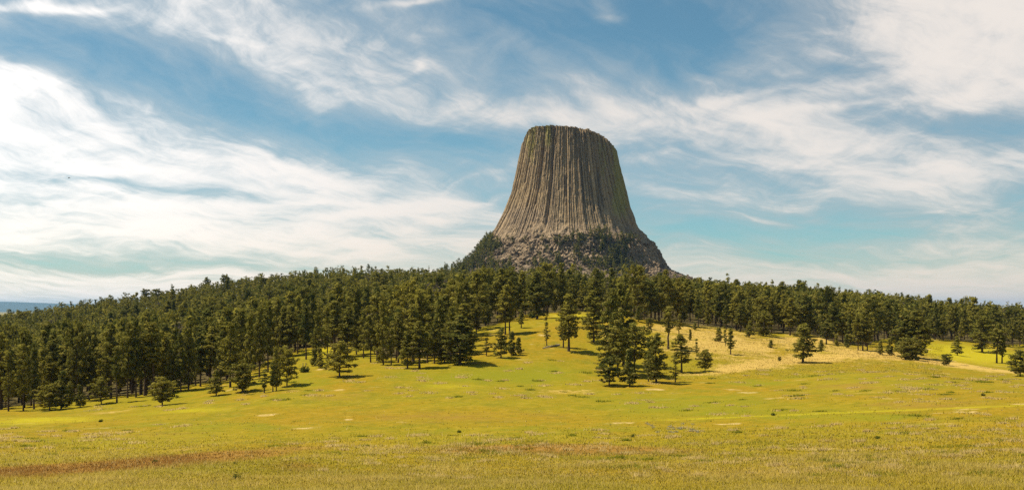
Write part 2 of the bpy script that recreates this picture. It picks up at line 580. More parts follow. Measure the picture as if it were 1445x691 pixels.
def cover(px, py, d):
    """which plants cover the ground where: dry grass, reddish grass, yellow flowers, lush green"""
    dry = (.50 * ell(px, py, 1090, 492, 150, 24, 3) + .75 * ell(px, py, 1040, 520, 75, 7, -6) + .5 * ell(px, py, 1150, 506, 90, 6, -3) + .50 * ell(px, py, 1000, 482, 70, 22) + .75 * ell(px, py, 1255, 502, 80, 6, 6)
           + .40 * ell(px, py, 1160, 478, 60, 8) + 1.0 * ell(px, py, 1330, 512, 70, 3.4, 10) + .9 * ell(px, py, 1410, 522, 50, 2.4, 9) + .5 * ell(px, py, 930, 462, 60, 8)
           + .55 * ell(px, py, 800, 553, 45, 5) + .5 * ell(px, py, 860, 470, 20, 20) + .35 * ell(px, py, 100, 640, 90, 5) + .45 * ell(px, py, 270, 632, 60, 3.5, -8)
           + .5 * ell(px, py, 150, 582, 70, 3, -6) + .4 * ell(px, py, 700, 465, 25, 5) + .36 * ell(px, py, 560, 632, 120, 4) + .35 * ell(px, py, 1400, 600, 90, 7)
           + .40 * ell(px, py, 300, 680, 400, 12) + .36 * ell(px, py, 1050, 664, 460, 22))
    brown = (1.6 * ell(px, py, 230, 651, 190, 8, -5) + 1.5 * ell(px, py, 40, 664, 120, 7, -3) + .6 * ell(px, py, 420, 658, 40, 8) + .9 * ell(px, py, 820, 635, 170, 8) + .55 * ell(px, py, 700, 632, 120, 5, -3)
             + .30 * ell(px, py, 720, 585, 200, 13) + .25 * ell(px, py, 560, 590, 160, 10) + .5 * ell(px, py, 1210, 545, 90, 8) + .45 * ell(px, py, 1300, 570, 140, 10) + .4 * ell(px, py, 1170, 620, 40, 5) + .4 * ell(px, py, 1330, 645, 60, 4)
             + .4 * ell(px, py, 200, 615, 180, 9) + .4 * ell(px, py, 480, 560, 60, 10))
    line = 600 - (np.clip(px, 700, 1600) - 740) * .0405
    flower = (.62 * np.exp(-((py - line) / 1.8) ** 2) * sstep(720, 980, px) + .85 * ell(px, py, 1370, 500, 110, 16, 6) + .7 * ell(px, py, 450, 496, 60, 7) + .34 * ell(px, py, 120, 590, 200, 6, -4)
              + .6 * ell(px, py, 1120, 473, 80, 3) + .36 * ell(px, py, 280, 578, 90, 7) + .5 * ell(px, py, 640, 545, 80, 7) + .55 * ell(px, py, 800, 445, 60, 5) + .45 * ell(px, py, 20, 592, 120, 7))
    green = (.7 * ell(px, py, 650, 532, 140, 12) + .7 * ell(px, py, 960, 570, 180, 20) + .6 * ell(px, py, 760, 520, 80, 22) + .6 * ell(px, py, 1200, 590, 160, 12) + .5 * ell(px, py, 300, 600, 250, 10) + .5 * ell(px, py, 820, 605, 260, 6)
             + .7 * ell(px, py, 1060, 540, 70, 6) + .6 * ell(px, py, 430, 540, 60, 18) + .5 * ell(px, py, 1180, 530, 100, 6) + .4 * ell(px, py, 260, 560, 120, 8))
    near = sstep(1500, 900, d)
    return np.stack([dry * near, brown * near, flower * near, green * near], -1)


# where the woods begin
EDGE_PX = np.array([-220, 0, 100, 180, 260, 325, 352, 380, 430, 520, 545, 600, 650, 662, 700, 740, 780, 830, 900, 960, 1000, 1040, 1080, 1140, 1170, 1225, 1245, 1300, 1330, 1380, 1445, 1560, 1700.0])
EDGE_PY = np.array([588, 579, 570, 560, 546, 538, 530, 512, 496, 497, 510, 511, 505, 470, 462, 446, 441, 440, 452, 460, 464, 470, 472, 476, 484, 490, 480, 479, 481, 485, 489, 492, 495.0])
EDGE_D = np.array([hit(a, b)[1] for a, b in zip(EDGE_PX, EDGE_PY)])


# px, py of the foot, py of the tip, crown width in px, style, label
HAND = [
    (70, 579, 543, 33, 'open', 'low broad pine, leftmost small tree before the left forest edge'),
    (86, 577, 524, 26, 'conic', 'pointed young pine right of the low broad one at the left forest edge'),
    (98, 572, 540, 16, 'young', 'slim sapling half hidden behind the pointed young pine at the left forest edge'),
    (113, 574, 542, 17, 'conic', 'small thin-trunked pine right of the pointed young pine, at the left forest edge'),
    (143, 570, 535, 25, 'open', 'small pine with a bare lower trunk, left of the tall dark mast-like pine'),
    (165, 568, 488, 13, 'mast', 'tall dark narrow pine with a bare straight trunk in front of the left forest'),
    (229, 571.5, 533, 32, 'open', 'lone little flat-bottomed pine out in the grass in front of the left forest'),
    (305, 558, 522, 24, 'conic', 'small pointed pine in the grass right of the lone flat-bottomed pine'),
    (342, 553, 513, 31, 'open', 'small spreading pine with a long right branch, in front of the left forest'),
    (373, 554, 519, 18, 'sparse', 'short thin pine at the left of the clump of four on the grass spit'),
    (385, 552, 512, 17, 'sparse', 'middle-sized thin pine in the clump of four on the grass spit'),
    (390, 551, 489, 18, 'conic', 'tallest pine in the clump of four on the grass spit'),
    (405, 545, 493, 28, 'open', 'bushiest pine in the clump of four, at its right end on the grass spit'),
    (479, 531.5, 485, 40, 'open', 'round full pine standing before the forest by a grass pocket'),
    (444, 516, 493, 15, 'young', 'little pine in the grass pocket, left of its slightly taller twin'),
    (452, 519, 492, 15, 'young', 'little pine in the grass pocket, right of its slightly smaller twin'),
    (575, 520, 467, 26, 'conic', 'pointed pine at the front of the middle forest, left of a taller one'),
    (592, 519.5, 453, 30, 'tall', 'tall pine with a dark bare trunk at the front of the middle forest'),
    (649, 514, 444, 44, 'dense', 'broad dark pine with low drooping branches at the right end of the middle forest edge'),
    (627, 511, 475, 22, 'young', 'small pale pine at the foot of the broad dark pine of the middle forest'),
    (664, 472, 428, 16, 'tall', 'slender pine with a bare trunk beside the grassy gap, left of its twin'),
    (672, 474, 430, 20, 'tall', 'slender pine with a bare trunk beside the grassy gap, right of its twin'),
    (686.5, 502, 470, 17, 'sparse', 'narrow small pine at the left of the low clump below the grassy gap'),
    (707, 505, 463, 25, 'conic', 'widest pine of the low clump below the grassy gap'),
    (722, 501, 469, 16, 'young', 'small round-topped pine in the low clump below the grassy gap'),
    (732, 498.5, 477, 13, 'young', 'smallest pine, right end of the low clump below the grassy gap'),
    (713, 472, 402, 24, 'tall', 'tall dark pine behind the low clump, left of a matching one'),
    (719, 470, 396, 22, 'tall', 'tall dark pine behind the low clump, right of a matching one'),
    (735.5, 462.5, 436, 17, 'sparse', 'small open pine on the slope left of the big dense conifer'),
    (758, 450, 384, 34, 'dense', 'big dense pointed conifer standing at the crest of the grass knoll'),
    (771.5, 488, 446, 14, 'sparse', 'thin sparse pine left of the tall pine on the open slope'),
    (802.5, 495.5, 416, 33, 'tall', 'tall open pine with ragged branches alone in the middle of the green slope'),
    (795, 490.5, 441, 22, 'sparse', 'lower pine tucked behind the left side of the tall ragged pine on the slope'),
    (838, 483, 410, 32, 'dense', 'tall pine with a bare trunk just left of the big dark clump on the slope'),
    (862, 522, 411, 33, 'dense', 'tallest straight pine at the back left of the big dark clump on the slope'),
    (880, 516, 403, 40, 'dense', 'very tall broad pine at the back of the big dark clump on the slope'),
    (895, 530, 461, 50, 'round', 'round-headed broad pine in the middle of the big dark clump on the slope'),
    (872, 532, 452, 27, 'tall', 'dense pine with low branches inside the big dark clump on the slope'),
    (859.5, 544, 505, 33, 'open', 'low pine leaning out leftward at the front of the big dark clump'),
    (888.5, 545, 492, 27, 'conic', 'pointed pine nearest the viewer at the front of the big dark clump'),
    (915, 538, 478, 16, 'sparse', 'thin-stemmed pine at the right front of the big dark clump'),
    (926, 540, 472, 29, 'dense', 'tall full pine with bare foot at the right front of the big dark clump'),
    (919, 533, 480, 18, 'sparse', 'dark pine behind the thin-stemmed one at the right of the big dark clump'),
    (953, 539, 502, 17, 'sparse', 'small slim pine in front of the taller ragged pine right of the big clump'),
    (962, 526, 471.5, 27, 'tall', 'ragged middle-sized pine just right of the big dark clump'),
    (943, 492, 432.5, 19, 'mast', 'narrow tall pine on the dry slope behind the right side of the big clump'),
    (958, 470.5, 443, 14, 'sparse', 'small pine high on the dry slope right of the narrow tall pine'),
    (916, 464, 450, 11, 'bush', 'tiny round pine near the crest of the dry slope'),
    (901, 453.5, 432, 15, 'conic', 'small pine on the crest of the dry slope at the edge of the back forest'),
    (983, 502.5, 477, 11, 'sparse', 'little slim pine alone on the dry golden slope'),
    (995, 523.5, 494, 20, 'open', 'small bushy pine low on the golden slope, apart at the right of the big clump'),
    (974, 479.5, 465, 7, 'young', 'tiny sapling halfway up the dry golden slope'),
    (980.5, 465, 454, 7, 'young', 'tiny sapling near the top of the dry golden slope'),
    (1031, 500, 463, 17, 'sparse', 'tallest of three thin pines on the golden slope, the lowest standing one'),
    (1023.5, 488, 459, 11, 'sparse', 'middle of three thin pines on the golden slope'),
    (1014, 482, 463, 14, 'young', 'left of three thin pines on the golden slope'),
    (1057, 476, 452, 17, 'conic', 'small pine at the back forest edge left of a wide dark one'),
    (1078, 473.5, 443, 26, 'bush', 'wide dark pine with branches to the ground at the back forest edge'),
    (1087.5, 490, 479, 9, 'young', 'tiny thin sapling on the golden slope below the wide dark pine'),
    (1133, 511, 456, 42, 'conic', 'bushy pyramid-shaped pine alone on the golden slope at the right'),
    (1158.5, 494, 479, 10, 'young', 'thin sapling just right of the lone pyramid-shaped pine'),
    (1100, 509, 503, 5, 'bush', 'tiny dark sapling left of the lone pyramid-shaped pine'),
    (1166, 485, 449, 19, 'tall', 'first thin-trunked pine of the right forest edge behind the pyramid-shaped pine'),
    (1180, 488, 472, 8, 'young', 'tiny pine in shade at the right forest edge, left of a slightly wider one'),
    (1195, 490.5, 472, 11, 'young', 'small dark round-topped pine in shade at the right forest edge'),
    (1211, 494, 446, 15, 'tall', 'left trunk of three pines close together at the right forest edge'),
    (1217.5, 494, 439, 19, 'tall', 'middle and tallest trunk of three pines close together at the right forest edge'),
    (1224, 494.5, 450, 15, 'tall', 'right trunk of three pines close together at the right forest edge'),
    (1242.5, 500.5, 481, 11, 'young', 'light green small pine left of the big dark pair on the right slope'),
    (1255.5, 501, 478, 14, 'young', 'dark small pine touching the left side of the big dark pair on the right slope'),
    (1277, 503, 440, 30, 'dense', 'left tree of the big dark pair of pines on the right slope'),
    (1292, 505, 437, 37, 'dense', 'right and broader tree of the big dark pair of pines on the right slope'),
    (1283, 507, 479, 31, 'bush', 'low bushy pine in front of the big dark pair on the right slope'),
    (1351, 501, 474, 17, 'conic', 'small neat pine alone in the bright yellow meadow'),
    (1335.5, 515.5, 499, 14, 'open', 'small crooked leafy tree at the edge of the pale path on the right'),
    (1386, 497, 438, 28, 'dense', 'tall yellow-green pine at the far edge of the bright yellow meadow'),
    (1406.5, 512, 455, 22, 'tall', 'left of two pines growing together at the right of the yellow meadow'),
    (1414, 512, 462, 20, 'sparse', 'right of two pines growing together at the right of the yellow meadow'),
    (1439.5, 531, 495, 30, 'open', 'dense dark round pine on the pale path at the right border of the photo'),
]
def build_ground():
    az = np.concatenate([np.linspace(-115, -38, 60)[:-1], np.linspace(-38, 38, 700), np.linspace(38, 115, 60)[1:]])
    r = np.concatenate([np.linspace(.5, 30, 20)[:-1], np.exp(np.linspace(math.log(30), math.log(1400), 430))[:-1], np.exp(np.linspace(math.log(1400), math.log(37000), 60))])
    A, R = np.meshgrid(np.radians(az), r)
    x, y = R * np.sin(A), R * np.cos(A) - 4.0
    z = ground(x, y)
    px = px_of(x, y)
    py = HZ - F * z / np.maximum(y, 5)
    cv = cover(px, py, y)
    floor_shade = sstep(4, 26, y - np.interp(px, EDGE_PX, EDGE_D)) * sstep(1700, 1250, y)  # woods floor darkened as painted shade, in the tone of needle litter
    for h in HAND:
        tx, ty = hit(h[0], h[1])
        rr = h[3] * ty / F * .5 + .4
        floor_shade = np.maximum(floor_shade, .50 * np.exp(-((x - tx) ** 2 + (y - ty) ** 2) / rr ** 2))  # shade at the foot of each single tree, painted into the ground
    nr, na = A.shape
    idx = np.arange(nr * na).reshape(nr, na)
    q = np.stack([idx[:-1, :-1], idx[:-1, 1:], idx[1:, 1:], idx[1:, :-1]], -1).reshape(-1, 4)[:, ::-1]
    me = make_mesh('ground', np.stack([x, y, z], -1).reshape(-1, 3), [q], [M_GROUND], attrs={'cover': cv.reshape(-1, 4), 'litter_shade': floor_shade.ravel()}, smooth=True)
    o = link('ground', me)
    tag(o, kind='structure')


build_ground()


def build_hills():
    m, T = new_mat('far_forest')
    pos = T.n('ShaderNodeNewGeometry').outputs['Position']
    n = T.noise(pos, .002, 4, .6)
    finish(T, diffuse_mat(T, T.mix(n, (.035, .048, .022), (.075, .085, .035)), .95))
    xs = np.linspace(-22000, -11000, 220)
    ys = np.linspace(26000, 31000, 30)
    X, Y = np.meshgrid(xs, ys)
    px = CX + F * X / Y
    prof = np.interp(px, [-500, -150, -40, 20, 55, 90, 140, 200, 300], [170, 225, 245, 235, 205, 175, 110, 10, -80])
    ridge = np.sin(np.clip((Y - 26000) / 3500, 0, 1) * math.pi / 2)
    Z = -58 + (prof + 58 + 60 * fbm(X / 2500, Y / 1400, seed=31, octv=4)) * ridge
    Z = np.clip(Z, -57, 300)
    nr, na = X.shape
    idx = np.arange(nr * na).reshape(nr, na)
    q = np.stack([idx[:-1, :-1], idx[:-1, 1:], idx[1:, 1:], idx[1:, :-1]], -1).reshape(-1, 4)
    o = link('hills', make_mesh('hills', np.stack([X, Y, Z], -1).reshape(-1, 3), [q], [m], smooth=True))
    tag(o, kind='structure')


build_hills()


def build_haze():
    m, T = new_mat('air')
    v = T.n('ShaderNodeVolumePrincipled')
    v.inputs['Color'].default_value = (.30, .58, .95, 1)
    v.inputs['Density'].default_value = 2.3e-5
    v.inputs['Anisotropy'].default_value = 0.2
    out = T.n('ShaderNodeOutputMaterial')
    T.link(v.outputs[0], out.inputs['Volume'])
    x0, x1, y0, y1, z0, z1 = -37500, 37500, -20500, 37500, -58.5, 345
    vv = [(x, y, z) for z in (z0, z1) for y in (y0, y1) for x in (x0, x1)]
    ff = [(0, 2, 3, 1), (4, 5, 7, 6), (0, 1, 5, 4), (2, 6, 7, 3), (0, 4, 6, 2), (1, 3, 7, 5)]
    o = link('haze', make_mesh('haze', vv, [np.array(ff)], [m]))
    tag(o, kind='stuff')


HAZE = True
if HAZE:
    build_haze()

# ------------------------------------------------------------------ the rock tower
TD = 1740.0                                  # distance of its axis
TPX = 800.0
MPP = TD / F
TX = (TPX - CX) * MPP


def zt(py):
    return (HZ - np.asarray(py, float)) * MPP


PL_Y = np.array([177, 194, 216, 246, 273, 299, 322, 335, 350, 365, 380, 395, 412, 440.0])
PL_X = np.array([736, 737.5, 732.5, 726.5, 720, 709.5, 698, 690, 679, 667, 652, 630, 600, 560.0])
PR_Y = np.array([177, 209, 231, 262, 295, 322, 335, 344, 354, 363, 372, 379, 386, 395, 412, 440.0])
PR_X = np.array([863, 867, 871, 879.5, 888, 899, 909, 920, 926.5, 931, 935, 939, 953, 974, 1010, 1060.0])
TOPX = np.array([730, 733, 736, 739.5, 742, 746, 752, 775, 793, 812, 827, 842, 852, 858, 862, 866, 870, 890.0])
TOPY = np.array([213, 208, 202, 194, 187, 181, 177.5, 176.5, 177.5, 179.5, 182.5, 188, 194.5, 199.5, 204, 209, 214, 222.0])


def tower_radius(th, z):
    py = HZ - z / MPP
    rl = (TPX - np.interp(py, PL_Y, PL_X)) * MPP
    rr = (np.interp(py, PR_Y, PR_X) - TPX) * MPP
    w = .5 + .5 * np.cos(th)
    return rl * (1 - w) + rr * w


def build_tower():
    root = bpy.data.objects.new('rock_tower', None)
    COL.objects.link(root)
    root.location = (TX, TD, zt(400))
    tag(root, 'huge flat-topped brown rock tower of vertical columns rising above the pine forest', 'rock tower')
    # --- columnar shaft
    NC = 176
    wd = rng.uniform(.45, 1.0, NC) * np.where(rng.random(NC) < .18, 1.9, 1.0)
    edge = np.concatenate([[0], np.cumsum(wd)])
    edge = edge / edge[-1] * 2 * math.pi
    SUB = 9
    th = np.concatenate([edge[i] + (edge[i + 1] - edge[i]) * (np.arange(SUB) / SUB) for i in range(NC)])
    cid = np.repeat(np.arange(NC), SUB)
    s = np.tile(np.arange(SUB) / SUB, NC)
    z0, z1 = zt(348), zt(172)
    nz = 330
    zz = np.linspace(z0, z1, nz)
    TH, ZZ = np.meshgrid(th, zz)
    CID, S = np.meshgrid(cid, zz)[0], np.meshgrid(s, zz)[0]
    hh = (ZZ - zt(335)) / (zt(177) - zt(335))
    R = tower_radius(TH, ZZ)
    # the plan is not a circle: bundles of columns and shallow buttresses
    R = R + 2.0 * np.sin(3 * TH + .6) * sstep(-.1, .3, hh) + 2.6 * fbm(np.cos(TH) * 3.2, np.sin(TH) * 3.2, ZZ / 260, seed=41, octv=3)
    off = rng.normal(0, .8, NC)
    dep = rng.uniform(.7, 2.3, NC)
    skew = rng.uniform(.35, .65, NC)
    pk = skew[CID]
    tri = np.where(S < pk, S / pk, (1 - S) / (1 - pk))
    colp = dep[CID] * (np.clip(tri * 2.4, 0, 1) + .25 * tri - .9)
    colp += off[CID]
    bund = vnoise(CID / 4.3, np.zeros_like(S), ZZ / 400, seed=9)
    side = 1 - sstep(.80, .97, np.abs(np.cos(TH)))          # outline stays whole
    colp += 2.2 * bund
    # broken columns: the upper or middle length stands back from a fracture
    for c in range(NC):
        sel = cid == c
        k = rng.integers(2, 6)
        cuts = np.sort(rng.uniform(0.02, 1.0, k) ** .7)
        prev = 0.0
        stp = np.zeros(nz)
        for ct in cuts:
            stp += np.where(hh[:, 0] > ct, rng.normal(-.25, .55), 0)
        stp += np.where(hh[:, 0] > rng.uniform(.80, 1.05), rng.normal(-.9, 1.0), 0)
        colp[:, sel] += stp[:, None] * side[:, sel]
    for c in rng.choice(NC, 46, replace=False):          # single columns gone over part of the height leave dark flutes
        a, b = np.sort(rng.uniform(.05, 1.05, 2))
        colp[:, cid == c] -= (rng.uniform(1.0, 3.6) * sstep(a - .02, a + .02, hh[:, 0]) * (1 - sstep(b - .02, b + .02, hh[:, 0])))[:, None] * side[:, cid == c]
    # two or three deep cracks run the whole height
    for (pxc, wpx, dp, a, b) in ((777.5, 2.0, 8.0, .10, .95), (838, 2.1, 7.5, .24, .50), (760, .9, 3.5, .2, .8), (815, .9, 3.2, .3, 1.0), (797, .8, 3.0, .0, .7), (853, 1.0, 4.0, .0, .8)):
        pxs = TPX + R * np.cos(TH) / MPP
        front = np.sin(TH) < 0
        wob = 1.0 * vnoise(ZZ / 22, ZZ * 0, seed=int(pxc))
        # cracks follow the flare of the columns
        tgt = TPX + (pxc - TPX) * R / np.interp(zt(230), zz, R[:, int(NC * SUB * .75)])
        colp -= dp * np.exp(-((pxs - tgt - wob) / wpx) ** 2) * front * sstep(a - .08, a, hh) * (1 - sstep(b, b + .1, hh))
    fine = 1.0 * fbm(TH * 60, ZZ / 7, seed=51, octv=3)
    rubble = (.5 + .5 * side) * 2.8 * fbm(TH * 34, ZZ / 8.0, seed=57, octv=3) * sstep(.72, .98, hh + .25 * vnoise(TH * 6, ZZ * 0, seed=4))
    rough = 8.0 * fbm(TH * 16, ZZ / 13, seed=61, octv=4)
    kcol = sstep(-.06, .11, hh + .22 * vnoise(TH * 6, ZZ * 0 + 3, seed=77) + .16 * vnoise(TH * 23, ZZ / 25, seed=78))
    R2 = R + colp * (.22 + .78 * kcol) + fine + rubble + rough * (1 - kcol) * .9
    X, Y = R2 * np.cos(TH), R2 * np.sin(TH) * .96
    # the summit slopes down to the right and is rounded at its rim
    def ztop(x):
        return zt(np.interp(TPX + x / MPP, TOPX, TOPY)) * (1 - .97 * np.sqrt(np.maximum(80.0 ** 2 - x ** 2, 0)) / TD)
    jag = .7 * rng.normal(0, .6, NC)[CID] + 1.2 * fbm(TH * 20, ZZ * 0, seed=71, octv=2)
    rimz = ztop(X) - 6.0 * (1 - np.clip(np.abs(np.sin(TH)) * 1.3, 0, 1)) * 0
    Z2 = ZZ.copy()
    over = ZZ > rimz + jag
    Z2 = np.where(over, rimz + jag, ZZ)
    # above the rim pull the rings in over the summit
    t = np.clip((ZZ - (rimz + jag)) / 30.0, 0, 1)
    X = X * (1 - t * .5)
    Y = Y * (1 - t * .5)
    Z2 = np.where(over, np.minimum(ztop(X) + 1.5 * fbm(X / 9, Y / 9, seed=5, octv=2) + jag * (1 - t), rimz + jag + t * 4), Z2)
    n1, n2 = X.shape
    V = np.stack([X, Y, Z2 - zt(400)], -1).reshape(-1, 3)
    idx = np.arange(n1 * n2).reshape(n1, n2)
    nx = np.roll(idx, -1, 1)
    q = np.stack([idx[:-1], nx[:-1], nx[1:], idx[1:]], -1).reshape(-1, 4)
    top = len(V)
    V = np.concatenate([V, [[0, 0, zt(177.5) - zt(400)]]])
    tri_f = np.stack([idx[-1], nx[-1], np.full(n2, top)], -1)
    pxs = TPX + X / MPP
    lich = (.95 * np.exp(-((pxs - (872 - 0)) / 15) ** 2) * sstep(.05, .3, hh) + .6 * np.exp(-((pxs - 752) / 12) ** 2) * sstep(.5, .8, hh) + .6 * np.exp(-((pxs - 772) / 5) ** 2) * sstep(.6, .8, hh)
            + .42 * np.exp(-((pxs - 845) / 7) ** 2) * sstep(.35, .6, hh) * (1 - sstep(.75, .95, hh)))
    pyv = HZ - ZZ / MPP
    lw = sstep(.22, -.06, hh + .1 * vnoise(TH * 9, ZZ / 30, seed=12))
    lw = np.maximum(lw, .9 * ell(pxs, pyv, 735, 318, 45, 30))  # painted base rock colour stands in for the sun highlight on this flare
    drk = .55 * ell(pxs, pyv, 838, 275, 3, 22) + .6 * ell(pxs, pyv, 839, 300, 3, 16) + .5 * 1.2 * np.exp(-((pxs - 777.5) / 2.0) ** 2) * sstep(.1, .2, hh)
    tone = rng.random(NC)[CID] * .6 + .8 * (vnoise(CID * 1.0, ZZ / 46, seed=33) + .5) - .2
    at = np.stack([lw, lich, np.clip(drk, 0, 1), np.clip(tone, 0, 1)], -1).reshape(-1, 4)
    at = np.concatenate([at, [[0, 0, 0, 1]]])
    link('column_shaft', make_mesh('column_shaft', V, [q, tri_f], [M_ROCK], attrs={'rock': at}), root)
    # --- massive shoulder and talus below the columns
    def ring(name, ya, yb, nzz, nth, amp, sc, lowv, label, dark=0.0, blocky=0.0):
        th = np.linspace(0, 2 * math.pi, nth, endpoint=False)
        zz = np.linspace(zt(yb), zt(ya), nzz)
        TH, ZZ = np.meshgrid(th, zz)
        R = tower_radius(TH, ZZ) - 1.0
        cx, sy = np.cos(TH), np.sin(TH)
        env = sstep(zt(yb), zt(yb) + 4, ZZ) * .7 + .3
        P = (cx * R / sc, sy * R / sc, ZZ / (sc * 2.6))
        R = R + amp * env * fbm(*P, seed=83, octv=5) * 2
        R = R - blocky * np.abs(fbm(P[0] * 2.2, P[1] * 2.2, P[2] * .6, seed=87, octv=3)) * 2
        top = sstep(-14, 0, ZZ - zt(ya) + 22 * fbm(TH * 8, ZZ * 0, seed=95, octv=4) + 2)
        R = R + (blocky * .22 + .5) - top * 6.5
        X, Y = R * cx, R * sy
        V = np.stack([X, Y, ZZ - zt(400)], -1).reshape(-1, 3)
        idx = np.arange(nzz * nth).reshape(nzz, nth)
        nx = np.roll(idx, -1, 1)
        q = np.stack([idx[:-1], nx[:-1], nx[1:], idx[1:]], -1).reshape(-1, 4)
        n = .5 + fbm(cx * 7, sy * 7, ZZ / 30, seed=91, octv=3)
        at = np.stack([np.full_like(R, lowv), np.zeros_like(R), np.clip(dark * n, 0, 1), np.full_like(R, .5)], -1).reshape(-1, 4)
        o = link(name, make_mesh(name, V, [q], [M_ROCK], attrs={'rock': at}), root)
        if label:
            o['label'] = label
        return R
    ring('rock_shoulder', 334, 385, 130, 1200, 5.0, 11.0, 1.0, 'pale massive rock shoulder under the columns', .25, 6.0)
    ring('talus_slope', 374, 425, 80, 700, 3.5, 14.0, 1.0, 'dark grey talus of broken rock round the foot', .85, 3.0)
    # broken column pieces lying on the shoulder and talus
    g = np.random.default_rng(66)
    cube = np.array([(x, y, z) for z in (-1, 1) for y in (-1, 1) for x in (-1, 1)], float)
    cf = np.array([(0, 2, 3, 1), (4, 5, 7, 6), (0, 1, 5, 4), (2, 6, 7, 3), (0, 4, 6, 2), (1, 3, 7, 5)])
    NB = 2600
    tb = -math.pi / 2 + g.uniform(-1.75, 1.75, NB)
    yb = np.where(g.random(NB) < .13, g.uniform(338, 376, NB), 402 - 28 * g.random(NB) ** 1.3)
    zb = zt(yb)
    rb = tower_radius(tb, zb) + g.uniform(-1.5, 1.0, NB)
    sz = g.uniform(.6, 2.0, NB) * np.where(g.random(NB) < .08, 2.0, 1.0)
    VB = cube[None] * (sz[:, None, None] * g.uniform(.55, 1.25, (NB, 1, 3))) * g.uniform(.7, 1.1, (NB, 8, 3))
    q4 = g.normal(0, 1, (NB, 3, 3))
    q4, _ = np.linalg.qr(q4)
    VB = VB @ q4 + np.stack([rb * np.cos(tb), rb * np.sin(tb), zb - zt(400)], -1)[:, None, :]
    FB = cf[None] + (np.arange(NB) * 8)[:, None, None]
    tn = np.repeat(g.random(NB), 8)
    at = np.stack([np.ones(NB * 8), np.zeros(NB * 8), np.clip(tn * .9 - .25 + .5 * np.repeat(sstep(372, 392, yb), 8), 0, 1), np.full(NB * 8, .5)], -1)
    o = link('boulders', make_mesh('boulders', VB.reshape(-1, 3), [FB.reshape(-1, 4)], [M_ROCK], attrs={'rock': at}), root)
    tag(o, kind='stuff')
    return root


build_tower()

# ------------------------------------------------------------------ pines
def tube(p0, p1, r0, r1, n=5):
    """a tapered stick from p0 to p1 (arrays of k sticks)"""
    p0, p1 = np.atleast_2d(p0), np.atleast_2d(p1)
    ax = p1 - p0
    ax = ax / np.maximum(np.linalg.norm(ax, axis=1, keepdims=True), 1e-6)
    ref = np.where(np.abs(ax[:, 2:3]) > .9, [[1.0, 0, 0]], [[0, 0, 1.0]])
    a = np.cross(ax, ref)
    a /= np.linalg.norm(a, axis=1, keepdims=True)
    b = np.cross(ax, a)
    k = len(p0)
    ang = np.arange(n) / n * 2 * math.pi
    c, s = np.cos(ang), np.sin(ang)
    off = a[:, None, :] * c[None, :, None] + b[:, None, :] * s[None, :, None]
    r0 = np.broadcast_to(np.asarray(r0, float), (k,))[:, None, None]
    r1 = np.broadcast_to(np.asarray(r1, float), (k,))[:, None, None]
    v = np.concatenate([p0[:, None, :] + off * r0, p1[:, None, :] + off * r1], 1)
    base = np.arange(k)[:, None] * 2 * n
    i = np.arange(n)
    j = (i + 1) % n
    q = np.stack([base + i, base + j, base + n + j, base + n + i], -1).reshape(-1, 4)
    return v.reshape(-1, 3), q


